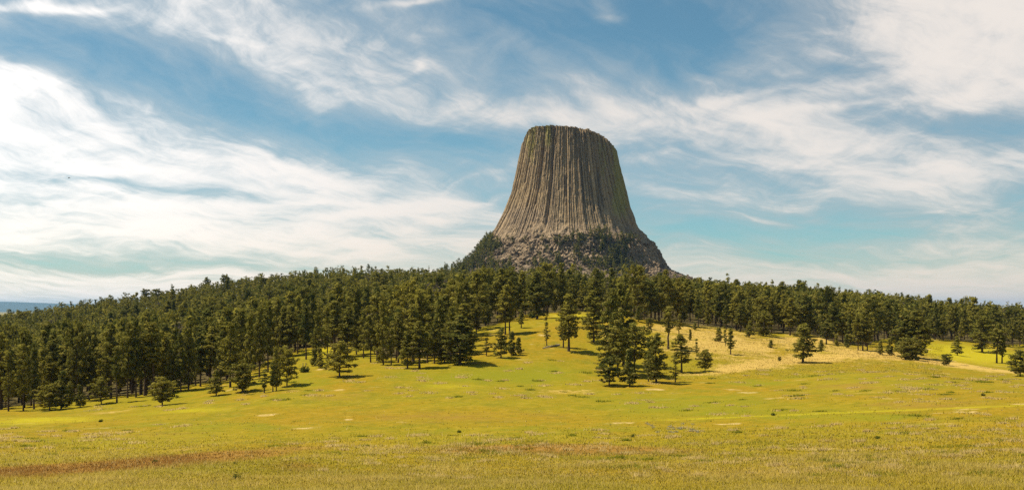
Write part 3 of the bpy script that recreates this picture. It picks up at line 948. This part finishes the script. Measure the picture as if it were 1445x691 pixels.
def tree_geo(H, R, base, shape, seed, lod=0, dens=1.0, lean=0.0):
    """returns (trunk verts, trunk quads, leaf verts, leaf quads, leaf tint); H height, R crown radius, base = bare fraction"""
    g = np.random.default_rng(seed)
    # trunk
    nseg = 7 if lod == 0 else 3
    hs = np.linspace(0, H * .97, nseg + 1)
    bend = np.stack([lean * (hs / H) ** 1.5 * H + g.normal(0, .012 * H, nseg + 1) * (hs / H), g.normal(0, .012 * H, nseg + 1) * (hs / H), hs], 1)
    bend[0, :2] = 0
    r_b = .0125 * H + .05
    rad = r_b * (1 - .93 * hs / H)
    n = 8 if lod == 0 else 4
    TV, TQ = [], []
    cnt = 0
    for i in range(nseg):
        v, q = tube(bend[i] - (0, 0, .4 if i == 0 else 0), bend[i + 1], rad[i] * (1.25 if i == 0 else 1), rad[i + 1], n)
        TV.append(v)
        TQ.append(q + cnt)
        cnt += len(v)
    axis = lambda z: np.stack([np.interp(z, hs, bend[:, 0]), np.interp(z, hs, bend[:, 1]), z], -1)
    # branches
    zc0 = base * H
    step = (.034 if lod == 0 else .075) * H / dens
    P0, P1, CL, CR = [], [], [], []
    z = zc0
    az = g.uniform(0, 6.28)
    while z < H * .985:
        t = (z - zc0) / (H - zc0)
        if shape == 'conic':
            pr = (1 - t) ** .85 * min(1, .55 + t * 3)
        elif shape == 'round':
            pr = math.sqrt(max(0, 1 - (2 * t ** .9 - 1) ** 2)) * .92 + .08 if t > .12 else .55 + t * 2.5
        elif shape == 'tall':
            pr = (1 - t ** 2.2) * (.62 + .5 * math.sin(min(1, t * 1.6) * 1.9))
        else:  # sparse
            pr = (1 - t ** 2) * (.6 + .3 * math.sin(t * 9 + seed))
        for b in range(3 if lod == 0 else 2):
            if g.random() < (.80 if shape != 'sparse' else .55):
                az += 2.4 + g.normal(0, .5)
                L = R * max(.10, pr) * g.uniform(.55, 1.18)
                rise = -.12 + .62 * t + g.normal(0, .13)
                d = np.array([math.cos(az), math.sin(az), rise])
                p0 = axis(z + g.normal(0, step * .4))
                p1 = p0 + d * L
                p1[2] = min(p1[2], H * 1.0)
                P0.append(p0)
                P1.append(p1)
                k = max(1, int(round((L / .85 if lod == 0 else L / 1.35))))
                for f in np.linspace(.42 if L > 1 else .7, 1.0, k):
                    side = np.array([-math.sin(az), math.cos(az), 0]) * g.normal(0, .20 * L * f)
                    CL.append(p0 + d * L * f + side + (0, 0, g.normal(0, .12) + .1))
                    CR.append(g.uniform(.55, 1.0) * (1 if lod == 0 else 1.6) * (H / 16) ** .35)
        z += step * g.uniform(.7, 1.35) * (1.0 if t < .75 else .8)
    CL.append(axis(np.array(H * .985)))
    CR.append(.35 * (H / 16) ** .5)
    P0, P1, CL, CR = np.array(P0), np.array(P1), np.array(CL), np.array(CR)
    if lod == 0:
        v, q = tube(P0, P1, .05 + .0018 * H, .02, 3)
        TV.append(v)
        TQ.append(q + cnt)
    # needle tufts
    per = 24 if lod == 0 else 9
    C = np.repeat(CL, per, 0)
    RR = np.repeat(CR, per)
    u = g.normal(0, 1, (len(C), 3))
    u /= np.linalg.norm(u, axis=1, keepdims=True)
    u[:, 2] = u[:, 2] * .7 + .12
    pc = C + u * (RR * g.uniform(.45, 1.0, len(C)))[:, None]
    nrm = u + g.normal(0, .35, u.shape) + (0, 0, .25)
    nrm /= np.linalg.norm(nrm, axis=1, keepdims=True)
    t1 = np.cross(nrm, g.normal(0, 1, u.shape))
    t1 /= np.linalg.norm(t1, axis=1, keepdims=True)
    t2 = np.cross(nrm, t1)
    sz = RR * g.uniform(.32, .58, len(C)) * (1 if lod == 0 else 1.2)
    a, b = t1 * sz[:, None], t2 * (sz * g.uniform(.35, .6, len(C)))[:, None]
    LV = np.stack([pc - a, pc - b * .9 + a * .1, pc + a, pc + b], 1).reshape(-1, 3)
    LQ = np.arange(len(LV)).reshape(-1, 4)
    tint = np.repeat(np.clip(g.uniform(0, 1, len(CL)) ** 1.5, 0, 1), per * 4)
    return np.concatenate(TV), np.concatenate(TQ), LV, LQ, tint


STYLES = {  # nominal height, crown radius, bare fraction, shape
    'tall': (20, 3.1, .27, 'tall', 1.1, 9), 'mast': (20, 1.9, .42, 'tall', .9, 2), 'open': (11, 3.4, .16, 'round', 1.05, 4), 'conic': (13, 3.0, .13, 'conic', 1.0, 6),
    'dense': (20, 3.5, .12, 'tall', 1.3, 3), 'sparse': (13, 2.3, .24, 'sparse', .9, 3), 'young': (6, 1.55, .12, 'conic', .75, 3), 'round': (15, 4.2, .34, 'round', 1.0, 5), 'bush': (7, 3.6, .05, 'round', 1.0, 2)}
PROTO = {}
for st, (H, R, base, shp, dens, cnt) in STYLES.items():
    for k in range(cnt):
        tv, tq, lv, lq, tint = tree_geo(H, R, base, shp, abs(hash_) if False else (sum(map(ord, st)) * 31 + k * 101), 0, dens, (.03 if k % 2 else -.02))
        mt = make_mesh('trunk', tv, [tq], [M_BARK], smooth=True)
        mc = make_mesh('crown', lv, [lq], [M_NEEDLE], attrs={'tint': tint})
        PROTO.setdefault(st, []).append((mt, mc, H, R))

TREES = []   # every tree that stands: dict(x, y, z, h, w, style, variant, rot, label, group)


def plant(px, py, top, width, style, label=None, d=None):
    if d is None:
        x, y = hit(px, py)
    else:
        x, y = (px - CX) / F * d, d
    z = float(ground(x, y))
    h = (py - top) * y / F
    w = width * y / F / 2 * 1.12 if width else None
    TREES.append(dict(x=x, y=y, z=z, h=h, w=w, style=style, label=label, hand=True))


for h in HAND:
    plant(*h)
# the front row of the woods: tall trunks that show
EDGE = [(12, 580, 488, 28), (33, 580, 492, 26), (48, 577, 478, 30), (63, 572, 500, 24), (105, 566, 487, 26), (126, 564, 492, 24), (150, 560, 470, 28), (180, 561, 462, 28), (192, 560, 456, 28),
        (205, 558, 466, 26), (217, 557, 450, 30), (232, 553, 463, 26), (245, 553, 452, 28), (255, 552, 470, 24), (266, 550, 455, 30), (276, 543, 452, 26), (283, 545, 460, 24), (297, 533, 440, 28), (311, 540, 456, 26),
        (325, 546, 446, 32), (340, 530, 440, 26), (353, 536, 446, 28), (366, 532, 440, 26), (378, 525, 432, 28), (398, 505, 422, 26), (410, 503, 426, 24), (420, 499, 424, 24), (432, 507, 428, 26), (447, 513, 432, 28), (462, 505, 425, 24),
        (472, 502, 420, 26), (490, 503, 424, 26), (503, 500, 418, 26), (513, 505, 436, 22), (523, 511, 447, 20), (532, 509, 455, 16), (541, 514.5, 430, 26), (552, 514, 444, 22), (562, 512, 432, 24), (583, 510, 428, 24), (603, 512, 434, 24), (613, 513, 446, 22),
        (622, 508, 425, 24), (636, 509, 432, 24), (655, 498, 424, 26)]
for (px, py, tp, wd) in EDGE:
    k = int(px * 7 + py * 3) % 9
    plant(px, py, tp - 6 + k * 2.2, wd * (.92 if k % 3 else .78), ('tall', 'tall', 'conic', 'tall', 'mast', 'tall', 'sparse', 'tall', 'conic')[k], None)

# fill the woods behind their edge
def fill():
    g = np.random.default_rng(21)
    cell = {}
    def free(x, y, r):
        k = (int(x // 12), int(y // 12))
        for i in (-1, 0, 1):
            for j in (-1, 0, 1):
                for (a, b) in cell.get((k[0] + i, k[1] + j), ()):
                    if (a - x) ** 2 + (b - y) ** 2 < r * r:
                        return False
        cell.setdefault(k, []).append((x, y))
        return True
    for t in TREES:
        free(t['x'], t['y'], .1)
    n = 0
    for _ in range(60000):
        y = math.sqrt(g.uniform(240 ** 2, 1180 ** 2))
        px = g.uniform(-170, 1620)
        x = (px - CX) / F * y
        de = np.interp(px, EDGE_PX, EDGE_D)
        if y < de + 3:
            continue
        gap = vnoise(np.array(x / 55), np.array(y / 55), seed=99)
        r = 4.6 + max(0, y - 350) * .0042 + max(0, y - 1000) * .01
        if y > de + 40 and gap > .36:
            continue
        if not free(x, y, r):
            continue
        near = y < de + 60
        h = g.normal(16.3, 3.4) if not near else g.normal(17.0, 4.2)
        if px > 820:
            h *= .90
        if y > 700:
            h *= .86
        h = float(np.clip(h, 7, 23))
        st = g.choice(['tall', 'tall', 'tall', 'round', 'conic'] if near else ['tall', 'tall', 'round', 'conic'])
        TREES.append(dict(x=x, y=y, z=float(ground(x, y)), h=h, w=h * g.uniform(.155, .235) * (1.15 if st == 'round' else 1), style=st, label=None, hand=False))


fill()

# which trees show largest: paint them front to back on a coarse raster
def rank():
    W, Hh = 1445 // 2, 691 // 2
    ras = np.zeros((Hh, W), bool)
    for t in sorted(TREES, key=lambda t: t['y']):
        px = CX + F * t['x'] / t['y']
        pb = HZ - F * t['z'] / t['y']
        pt = HZ - F * (t['z'] + t['h']) / t['y']
        w = (t['w'] or t['h'] * .17) * F / t['y']
        pc = pt + (pb - pt) * .38
        hh = (pb - pt) * .40
        x0, x1 = int(max(0, (px - w) / 2)), int(min(W, (px + w) / 2 + 1))
        y0, y1 = int(max(0, (pc - hh) / 2)), int(min(Hh, (pc + hh) / 2 + 1))
        if x1 <= x0 or y1 <= y0:
            t['vis'] = 0
            continue
        yy, xx = np.mgrid[y0:y1, x0:x1]
        e = ((xx * 2 - px) / w) ** 2 + ((yy * 2 - pc) / hh) ** 2 <= 1.0
        sub = ras[y0:y1, x0:x1]
        t['vis'] = int((e & ~sub).sum())
        sub |= e


rank()
hand = [t for t in TREES if t['hand']]
rest = sorted([t for t in TREES if not t['hand']], key=lambda t: -t['vis'])
NIND = 297 - len(hand)
single = hand + rest[:NIND]
mass = rest[NIND:]


def region(t):
    px = CX + F * t['x'] / t['y']
    far = t['y'] > np.interp(px, EDGE_PX, EDGE_D) + 55
    if px < 355:
        a = 'left'
    elif px < 662:
        a = 'middle'
    elif px < 830:
        a = 'knoll'
    elif px < 1100:
        a = 'slope'
    else:
        a = 'right'
    return a, far


GROUPS = {
    ('left', False): 'pines in the front of the left forest', ('left', True): 'pines deep in the left forest',
    ('middle', False): 'pines in the front of the middle forest', ('middle', True): 'pines deep in the middle forest',
    ('knoll', False): 'pines behind the grass knoll', ('knoll', True): 'pines between knoll and tower',
    ('slope', False): 'pines above the golden slope', ('slope', True): 'pines deep in the wood above the golden slope',
    ('right', False): 'pines behind the yellow meadow', ('right', True): 'pines deep in the right forest',
}
MARKS = [(70, 'leftmost low broad pine'), (113, 'small thin-trunked pine'), (165, 'dark mast-like pine'), (229, 'lone flat-bottomed pine'), (305, 'small pointed lone pine'), (342, 'pine with long right branch'),
         (392, 'clump of four pines'), (448, 'twin little pines'), (479, 'round full lone pine'), (592, 'dark-trunked front pine'), (649, 'broad drooping dark pine'), (668, 'slender twin pines'), (707, 'low clump of pines'),
         (758, 'big dense knoll conifer'), (802, 'tall ragged slope pine'), (870, 'big dark clump'), (943, 'narrow tall slope pine'), (995, 'small bushy slope pine'), (1024, 'three thin slope pines'), (1078, 'wide dark low-branched pine'),
         (1133, 'lone pyramid-shaped pine'), (1217, 'three close-set trunks'), (1285, 'big dark pair'), (1351, 'neat lone meadow pine'), (1386, 'yellow-green meadow pine'), (1410, 'paired meadow pines'), (1440, 'dense pine at right border')]


def wood_label(t):
    """a tree of the woods is told by its rank and by the free-standing tree it rises behind"""
    px = CX + F * t['x'] / t['y']
    dep = t['y'] - np.interp(px, EDGE_PX, EDGE_D)
    row = 'front row' if dep < 14 else 'second row' if dep < 32 else 'third row' if dep < 60 else 'deep in the woods'
    mx, nm = min(MARKS, key=lambda m: abs(m[0] - px))
    side = 'straight behind' if abs(px - mx) < 5 else 'just left behind' if -16 < px - mx < 0 else 'further left behind' if px < mx else 'just right behind' if px - mx < 16 else 'further right behind'
    size = 'tall' if t['h'] > 19 else 'shorter' if t['h'] < 14 else 'olive'
    return f'{size} forest pine, {row}, {side} the {nm}'


g2 = np.random.default_rng(5)
for i, t in enumerate(single):
    pro = PROTO[t['style']]
    mt, mc, H, R = pro[int(g2.integers(len(pro)))]
    root = bpy.data.objects.new('pine_tree', None)
    COL.objects.link(root)
    root.location = (t['x'], t['y'], t['z'] - .15)
    sz = t['h'] / H
    sx = (t['w'] / R) if t['w'] else sz * g2.uniform(.85, 1.1)
    root.scale = (sx, sx, sz)
    root.rotation_euler = (0, 0, g2.uniform(0, 6.283))
    root.empty_display_size = .5
    link('trunk', mt, root)
    link('crown', mc, root)
    if t['label']:
        tag(root, t['label'], 'pine tree', 'pines standing out on the grass')
    else:
        tag(root, wood_label(t), 'pine tree', GROUPS[region(t)])

by = {}
for o in COL.objects:
    if o.get('label') and o.get('group'):
        o['group'] = by.setdefault(o['label'], o['group'])

# ---- the rest of the woods and the trees that climb the foot of the tower: one mass
def tower_trees():
    g = np.random.default_rng(77)
    out = []
    def at(th, py, h, w, st='conic'):
        z = float(zt(py))
        r = float(tower_radius(np.array(th), np.array(z))) + 1.0
        out.append(dict(x=TX + r * math.cos(th), y=TD + r * math.sin(th), z=z - 1.5, h=h, w=w, style=st))
    n = 0
    while n < 520:
        th = -math.pi / 2 + g.uniform(-1.5, 1.5)
        py = g.uniform(334, 398)
        pxx = TPX + float(tower_radius(np.array(th), zt(py))) * math.cos(th) / MPP
        clump = float(vnoise(np.array(pxx / 13.0), np.array(py / 11.0), seed=8))
        keep = -.05 + 1.9 * clump + .65 * math.exp(-((py - 383) / 8.0) ** 2) + .9 * math.exp(-((py - 346) / 5.5) ** 2) * (pxx > 757) * (pxx < 885) + .35 * math.exp(-((pxx - 858) / 22) ** 2)
        keep -= .8 * math.exp(-(((pxx - 735) / 24) ** 2 + ((py - 362) / 18) ** 2))      # the bare pale face
        keep -= .9 * math.exp(-(((pxx - 925) / 14) ** 2 + ((py - 360) / 20) ** 2))
        keep -= .9 * float(sstep(893, 905, pxx))
        if pxx < 700 and py > 338:
            keep += .6
        if pxx > 900 and py > 378:
            keep -= .8
        if g.random() < keep:
            at(th, py, g.uniform(9, 19) if py > 350 else g.uniform(8, 16), g.uniform(2.8, 5.0), g.choice(['conic', 'tall']))
            n += 1
    for _ in range(520):
        th = -math.pi / 2 + g.uniform(-1.5, 1.5)
        py = 338 + 58 * g.random()
        pxx = TPX + float(tower_radius(np.array(th), zt(py))) * math.cos(th) / MPP
        if vnoise(np.array(pxx / 9.0), np.array(py / 7.0), seed=18) + .25 * float(sstep(360, 380, py)) - .5 * math.exp(-(((pxx - 735) / 20) ** 2 + ((py - 362) / 16) ** 2)) - .6 * float(sstep(890, 905, pxx)) > .02:
            at(th, py, g.uniform(3, 7), g.uniform(1.6, 3.2), 'round')
    # wooded slope running up to the left foot
    for _ in range(150):
        pxx = g.uniform(600, 700)
        ys = np.interp(pxx, [600, 640, 660, 680, 700], [394, 384, 372, 362, 350]) + g.uniform(0, 14)
        dd = TD - g.uniform(-10, 120)
        out.append(dict(x=(pxx - CX) / F * dd, y=dd, z=(HZ - ys) / F * dd - 2, h=g.uniform(13, 22), w=g.uniform(3, 4.5), style=g.choice(['tall', 'round', 'conic'])))
    return out


def build_forest():
    g = np.random.default_rng(12)
    lods = {}
    for st in ('tall', 'round', 'conic'):
        H, R, base, shp, dens, cnt = STYLES[st]
        lods[st] = [(tree_geo(H, R, base, shp, 900 + k * 7 + len(st), 1, 1.0, 0.0), H, R) for k in range(11)]
    VV, QQ, MI, TI, TR = [], [], [], [], []
    cnt = 0
    for t in mass + tower_trees():
        (tv, tq, lv, lq, tint), H, R = lods[t['style']][int(g.integers(11))]
        a = g.uniform(0, 6.283)
        c, s = math.cos(a), math.sin(a)
        sz, sx = t['h'] / H, t['w'] / R
        M = np.array([[c * sx, s * sx, 0], [-s * sx, c * sx, 0], [0, 0, sz]])
        o = np.array([t['x'], t['y'], t['z'] - .2])
        r = g.random() * (.15 if t['y'] > 1500 else 1)  # trees on the tower get darker needles, their shade put into the colour
        if g.random() > .025:
            r *= .95
        else:
            r = .99
            lv = lv.reshape(-1, 4, 3)
            keep = g.random(len(lv)) < .35
            lv, tint = lv[keep].reshape(-1, 3), np.repeat(tint[::4][keep], 4)
            lq = np.arange(len(lv)).reshape(-1, 4)
        v = np.concatenate([tv, lv]) @ M + o
        VV.append(v)
        QQ.append(np.concatenate([tq, lq + len(tv)]) + cnt)
        MI.append(np.concatenate([np.zeros(len(tq)), np.ones(len(lq))]))
        TI.append(np.concatenate([np.zeros(len(tv)), tint]))
        TR.append(np.full(len(v), r))
        cnt += len(v)
    me = make_mesh('forest', np.concatenate(VV), [np.concatenate(QQ)], [M_BARK, M_FOREST], np.concatenate(MI), attrs={'tint': np.concatenate(TI), 'tree': np.concatenate(TR)})
    o = link('forest', me)
    tag(o, 'dense olive pine forest covering the ridge and climbing the foot of the rock tower', 'forest', kind='stuff')
    print('forest trees', len(mass), 'verts', cnt, 'all', len(TREES))


build_forest()

# ------------------------------------------------------------------ grass of the field
def build_grass():
    g = np.random.default_rng(3)
    # tufts are spread so that nearer ground carries more and smaller ones
    N = 330000
    px = g.uniform(-90, 1535, N)
    d = np.exp(g.uniform(math.log(50), math.log(230), N))
    keep = g.random(N) < np.interp(d, [50, 75, 110, 150, 230], [1, 1, .30, .03, .0])
    px, d = px[keep], d[keep]
    dr = np.interp(px, EDGE_PX, EDGE_D)
    M2 = 24000                                     # the hillside out to the woods
    p2 = g.uniform(930, 1330, M2)
    d2 = g.uniform(230, 470, M2)
    k2 = (d2 < np.interp(p2, EDGE_PX, EDGE_D) - 4) & (d2 > 275)
    px, d = np.concatenate([px, p2[k2]]), np.concatenate([d, d2[k2]])
    x, y = (px - CX) / F * d, d
    z = ground(x, y)
    py = HZ - F * z / y
    cv = cover(px, py, d)
    clump = fbm(x / 5.0, y / 5.0, seed=14, octv=3)
    patch = fbm(x / 22.0, y / 22.0, seed=15, octv=3)
    h = (.14 + .16 * g.random(len(x)) + .26 * np.clip(clump + .1, 0, 1)) * np.where(d > 200, .8, np.clip(d / 110, .8, 1.1))
    B = 3
    nf_ = len(x)
    NCL = 620                                     # thicker clumps: bleached bunches and dark green ones
    cp = g.uniform(-60, 1510, NCL * 3)
    cd = np.exp(g.uniform(math.log(70), math.log(330), NCL * 3))
    cxx = (cp - CX) / F * cd
    kk = (cd < np.interp(cp, EDGE_PX, EDGE_D) - 8) & (vnoise(cxx / 40, cd / 40, seed=19) + .35 * g.random(NCL * 3) > .10)
    cxx, cd = cxx[kk][:NCL], cd[kk][:NCL]
    ck = g.random(len(cd)) < .74
    per = 46
    sx_ = np.repeat(.25 + 1.0 * g.random(len(cd)) ** 2.2, per)
    x = np.concatenate([x, np.repeat(cxx, per) + g.normal(0, 1, len(cd) * per) * sx_])
    d = np.concatenate([d, np.repeat(cd, per) + g.normal(0, 1.0, len(cd) * per) * sx_])
    y = d
    z = ground(x, y)
    h = np.concatenate([h, np.repeat(g.uniform(.22, .50, len(cd)), per) * g.uniform(.6, 1.1, len(cd) * per)])
    n = len(x)
    X, Y, Z, Hh = (np.repeat(a, B) for a in (x, y, z, h))
    sp = np.repeat(np.clip(d / 90, .6, 3.0), B) * .16
    X = X + g.normal(0, 1, n * B) * sp
    Y = Y + g.normal(0, 1, n * B) * sp
    Z = Z - .03
    Hh = Hh * g.uniform(.6, 1.15, n * B) * np.where(g.random(n * B) < .025, 2.1, 1.0)        # a few seed stalks stand above the rest
    wdt = np.repeat(np.clip(d * .00034, .017, .12), B) * g.uniform(.7, 1.3, n * B)
    a = g.uniform(0, 6.283, n * B)
    dx, dy = np.cos(a) * wdt, np.sin(a) * wdt
    la = g.uniform(0, 6.283, n * B)
    ln = Hh * g.uniform(.15, .7, n * B)
    v = np.stack([np.stack([X - dx, Y - dy, Z], -1), np.stack([X + dx, Y + dy, Z], -1), np.stack([X + np.cos(la) * ln, Y + np.sin(la) * ln, Z + Hh], -1)], 1)
    f = np.arange(n * B * 3).reshape(-1, 3)
    px = CX + F * x / d
    py = HZ - F * z / d
    cv = cover(px, py, d)
    clump = fbm(x / 5.0, y / 5.0, seed=14, octv=3)
    patch = fbm(x / 22.0, y / 22.0, seed=15, octv=3)
    # colour of each tuft follows the plants it grows among
    c = np.tile(np.array([.46, .365, .036]), (n, 1))
    def mixc(c, w, col):
        w = np.clip(w, 0, 1)[:, None]
        return c * (1 - w) + np.array(col) * w
    c = mixc(c, sstep(-.1, .5, patch) * .6, (.27, .255, .022))
    c = mixc(c, sstep(-.05, .5, clump + g.normal(0, .25, n)) * .7 * sstep(170, 60, d), (.56, .44, .12))
    c = mixc(c, cv[:, 3] * .6, (.22, .22, .014))
    c = mixc(c, cv[:, 1] * .75 + g.normal(0, .1, n), (.26, .135, .035))
    c = mixc(c, cv[:, 2] * .85 * (g.random(n) < .8), (.36, .31, .012))
    c = mixc(c, cv[:, 0] * .9 + g.normal(0, .12, n), (.49, .34, .10))
    c = mixc(c, (g.random(n) < .10) * .8, (.50, .40, .17))
    c[nf_:] = np.where(np.repeat(ck, per)[:, None], np.array([[.58, .44, .17]]), np.array([[.19, .20, .018]]))
    c *= g.uniform(.75, 1.2, (n, 1))
    c4 = np.concatenate([np.clip(c, 0, .8), np.ones((n, 1))], 1)
    col = np.repeat(np.repeat(c4, B, 0), 3, 0)
    me = make_mesh('grass', v.reshape(-1, 3), [f], [M_BLADE], attrs={'blade': col}, smooth=True)
    fn = np.cross(v[:, 1] - v[:, 0], v[:, 2] - v[:, 0])
    fn /= np.maximum(np.linalg.norm(fn, axis=1, keepdims=True), 1e-9)
    fn *= np.sign(fn[:, 2:3] + 1e-9)
    nn = fn * .45 + np.array([0, 0, 1.0])
    nn /= np.linalg.norm(nn, axis=1, keepdims=True)
    me.normals_split_custom_set_from_vertices(np.repeat(nn, 3, 0).astype(np.float32))
    o = link('grass', me)
    tag(o, 'long olive and straw-coloured meadow grass covering the field and slopes', 'grass', kind='stuff')


build_grass()


# ------------------------------------------------------------------ small things lying and growing on the field
def build_small():
    g = np.random.default_rng(44)
    # a grey fallen trunk on the slope
    x0, y0 = hit(766, 492.5)
    x1, y1 = hit(789, 487.5)
    a, b = np.array([x0, y0, float(ground(x0, y0)) + .30]), np.array([x1, y1, float(ground(x1, y1)) + .34])
    mid = (a + b) / 2
    m = mat_bark('weathered_wood', (.20, .17, .14), (.34, .29, .23))
    pts = [a + (b - a) * t + (0, 0, .12 * math.sin(t * 5)) - mid for t in np.linspace(0, 1, 7)]
    V, Q, n = [], [], 0
    for i in range(6):
        v, q = tube(pts[i], pts[i + 1], .16 + .03 * i, .19 + .03 * i, 8)
        V.append(v)
        Q.append(q + n)
        n += len(v)
    root = bpy.data.objects.new('fallen_log', None)
    COL.objects.link(root)
    root.location = mid
    tag(root, 'grey fallen tree trunk lying below the tall ragged pine on the slope', 'log')
    link('trunk', make_mesh('trunk', np.concatenate(V), [np.concatenate(Q)], [m], smooth=True), root)
    p = np.array(pts)[g.integers(1, 6, 12)]
    dr = np.stack([g.normal(0, .5, 12), g.normal(0, .5, 12), g.uniform(.3, 1.2, 12)], -1)
    v, q = tube(p, p + dr * g.uniform(.6, 1.3, (12, 1)), .06, .02, 4)
    link('dead_branches', make_mesh('dead_branches', v, [q], [m]), root)
    # two pale stakes in the grass pocket
    for px, lb in ((427.5, 'pale wooden stake in the grass pocket, left of its pair'), (431.5, 'pale wooden stake in the grass pocket, right of its pair')):
        x, y = hit(px, 518)
        h = 6.5 * y / F
        v, q = tube(np.array([[0, 0, -.2]]), np.array([[.03, 0, h]]), .11, .10, 8)
        cap = np.array([[8, 9, 10, 11], [8, 11, 12, 15], [12, 13, 14, 15]])
        o = link('wooden_stake', make_mesh('wooden_stake', v, [q, cap], [m]), None, (x, y, float(ground(x, y))))
        tag(o, lb, 'stake', 'pale stakes in the grass pocket')
    # weeds and sagebrush
    mg, T = new_mat('weed_leaves')
    r = T.n('ShaderNodeObjectInfo').outputs['Random']
    finish(T, leafy(T, T.mix(r, (.07, .085, .018), (.11, .125, .02)), .3))
    ms, T = new_mat('sage_leaves')
    n = T.noise(T.n('ShaderNodeTexCoord').outputs['Object'], 1.2, 2)
    finish(T, leafy(T, T.mix(n, (.30, .28, .17), (.42, .38, .24)), .25))

    def shrub(R, H, leaves, flat):
        u = g.normal(0, 1, (leaves, 3))
        u /= np.linalg.norm(u, axis=1, keepdims=True)
        rr = g.uniform(.25, 1.0, leaves)[:, None]
        c = u * rr * np.array([R, R, H * .5]) + (0, 0, H * .45)
        c[:, 2] = np.maximum(c[:, 2], .05) * (1 + .25 * g.normal(0, 1, leaves))
        t1 = g.normal(0, 1, (leaves, 3)) + (0, 0, .8)
        t1 /= np.linalg.norm(t1, axis=1, keepdims=True)
        t2 = np.cross(t1, g.normal(0, 1, (leaves, 3)))
        t2 /= np.linalg.norm(t2, axis=1, keepdims=True)
        s1, s2 = g.uniform(.10, .22, (leaves, 1)) * (R + H) * .6, g.uniform(.04, .08, (leaves, 1)) * (R + H)
        lv = np.stack([c - t1 * s1, c - t2 * s2, c + t1 * s1, c + t2 * s2], 1).reshape(-1, 3)
        return lv, np.arange(leaves * 4).reshape(-1, 4)
    protos = []
    for k in range(3):
        lv, lq = shrub(.55, .75, 170, .5)
        sv, sq = tube(np.zeros((7, 3)) - (0, 0, .08), g.normal(0, .25, (7, 3)) * (1, 1, .1) + (0, 0, .5), .03, .012, 4)
        protos.append((make_mesh('leaves', lv, [lq], [mg]), make_mesh('stems', sv, [sq], [M_BARK])))
    for i, (px, py, hp, lb) in enumerate([
            (334, 675, 7, 'dark green weed clump in the pale grass near the lower border, left of centre'),
            (218, 652.5, 5, 'green weed clump growing on the reddish streak at the lower left'),
            (331, 655, 4, 'small weed clump just above the reddish streak at its right end'),
            (893, 616, 4.5, 'dark low weed clump right below the yellow flower line near mid field'),
            (1239, 619, 5, 'dark weed clump in the right half of the near field, below the flower line'),
            (1091, 586, 4, 'small dark weed clump above the yellow flower line at the right'),
            (1387, 558, 4, 'small weed clump high on the right field, below the pale path'),
            (142, 595, 4, 'small dark weed clump below the trees of the left forest edge'),
            (648, 610, 4, 'green weed clump near the middle of the open field'),
            (430, 525, 9, 'dense green shrub below the two pale stakes in the grass pocket'),
            (752, 448, 8, 'dark low shrub on the grass knoll beside the big dense conifer')]):
        x, y = hit(px, py)
        root = bpy.data.objects.new('weed_clump', None)
        COL.objects.link(root)
        root.location = (x, y, float(ground(x, y)) - .03)
        k = hp * y / F / .8
        root.scale = (k * 1.25, k * 1.25, k)
        root.rotation_euler = (0, 0, g.uniform(0, 6.28))
        a, b = protos[i % 3]
        link('leaves', a, root)
        link('stems', b, root)
        tag(root, lb, 'weed clump' if i < 9 else 'shrub', 'weed clumps dotted over the field')
    # the grey-green patch of sagebrush right of the middle
    V, Q, n = [], [], 0
    cx, cyy = hit(964, 606)
    for k in range(26):
        lv, lq = shrub(.40, .32, 50, .5)
        ox, oy = g.normal(0, 2.2), g.normal(0, 4.5)
        V.append(lv + (ox, oy, float(ground(cx + ox, cyy + oy)) - float(ground(cx, cyy))))
        Q.append(lq + n)
        n += len(lv)
    o = link('sagebrush', make_mesh('sagebrush', np.concatenate(V), [np.concatenate(Q)], [ms]), None, (cx, cyy, float(ground(cx, cyy))))
    tag(o, 'grey-green patch of low sagebrush in the open field below the flower line', 'sagebrush', kind='stuff')
    # a bird far up in the bright cloud
    d = 330.0
    c = np.array([(97.5 - CX) / F * d, d, (HZ - 251.0) / F * d])
    V, Q, n = [], [], 0
    prof = [(-.42, .01), (-.30, .05), (-.10, .09), (.12, .095), (.28, .06), (.36, .055), (.44, .01)]
    for (x0, r0), (x1, r1) in zip(prof[:-1], prof[1:]):
        v, q = tube(np.array([[x0, 0, 0]]), np.array([[x1, 0, 0]]), r0, r1, 8)
        V.append(v)
        Q.append(q + n)
        n += len(v)
    mb, T = new_mat('dark_feathers')
    finish(T, diffuse_mat(T, (.05, .04, .035), .8))
    root = bpy.data.objects.new('bird', None)
    COL.objects.link(root)
    root.location = c
    root.rotation_euler = (0, radians(-8), radians(12))
    tag(root, 'tiny dark bird gliding in front of the bright cloud at the left', 'bird')
    link('body', make_mesh('body', np.concatenate(V), [np.concatenate(Q)], [mb], smooth=True), root)
    for sgn in (-1, 1):
        w = np.array([[.20, .06 * sgn, .03], [-.12, .06 * sgn, .03], [.16, .5 * sgn, .16], [-.14, .5 * sgn, .15], [-.08, .95 * sgn, .08], [-.16, .93 * sgn, .08]])
        w2 = np.concatenate([w, w - (0, 0, .025)])
        f = np.array([[0, 1, 3, 2], [2, 3, 5, 4], [6, 8, 9, 7], [8, 10, 11, 9], [0, 2, 8, 6], [2, 4, 10, 8], [4, 5, 11, 10], [5, 3, 9, 11], [3, 1, 7, 9], [1, 0, 6, 7]])
        link('wing', make_mesh('wing', w2, [f], [mb]), root)


build_small()
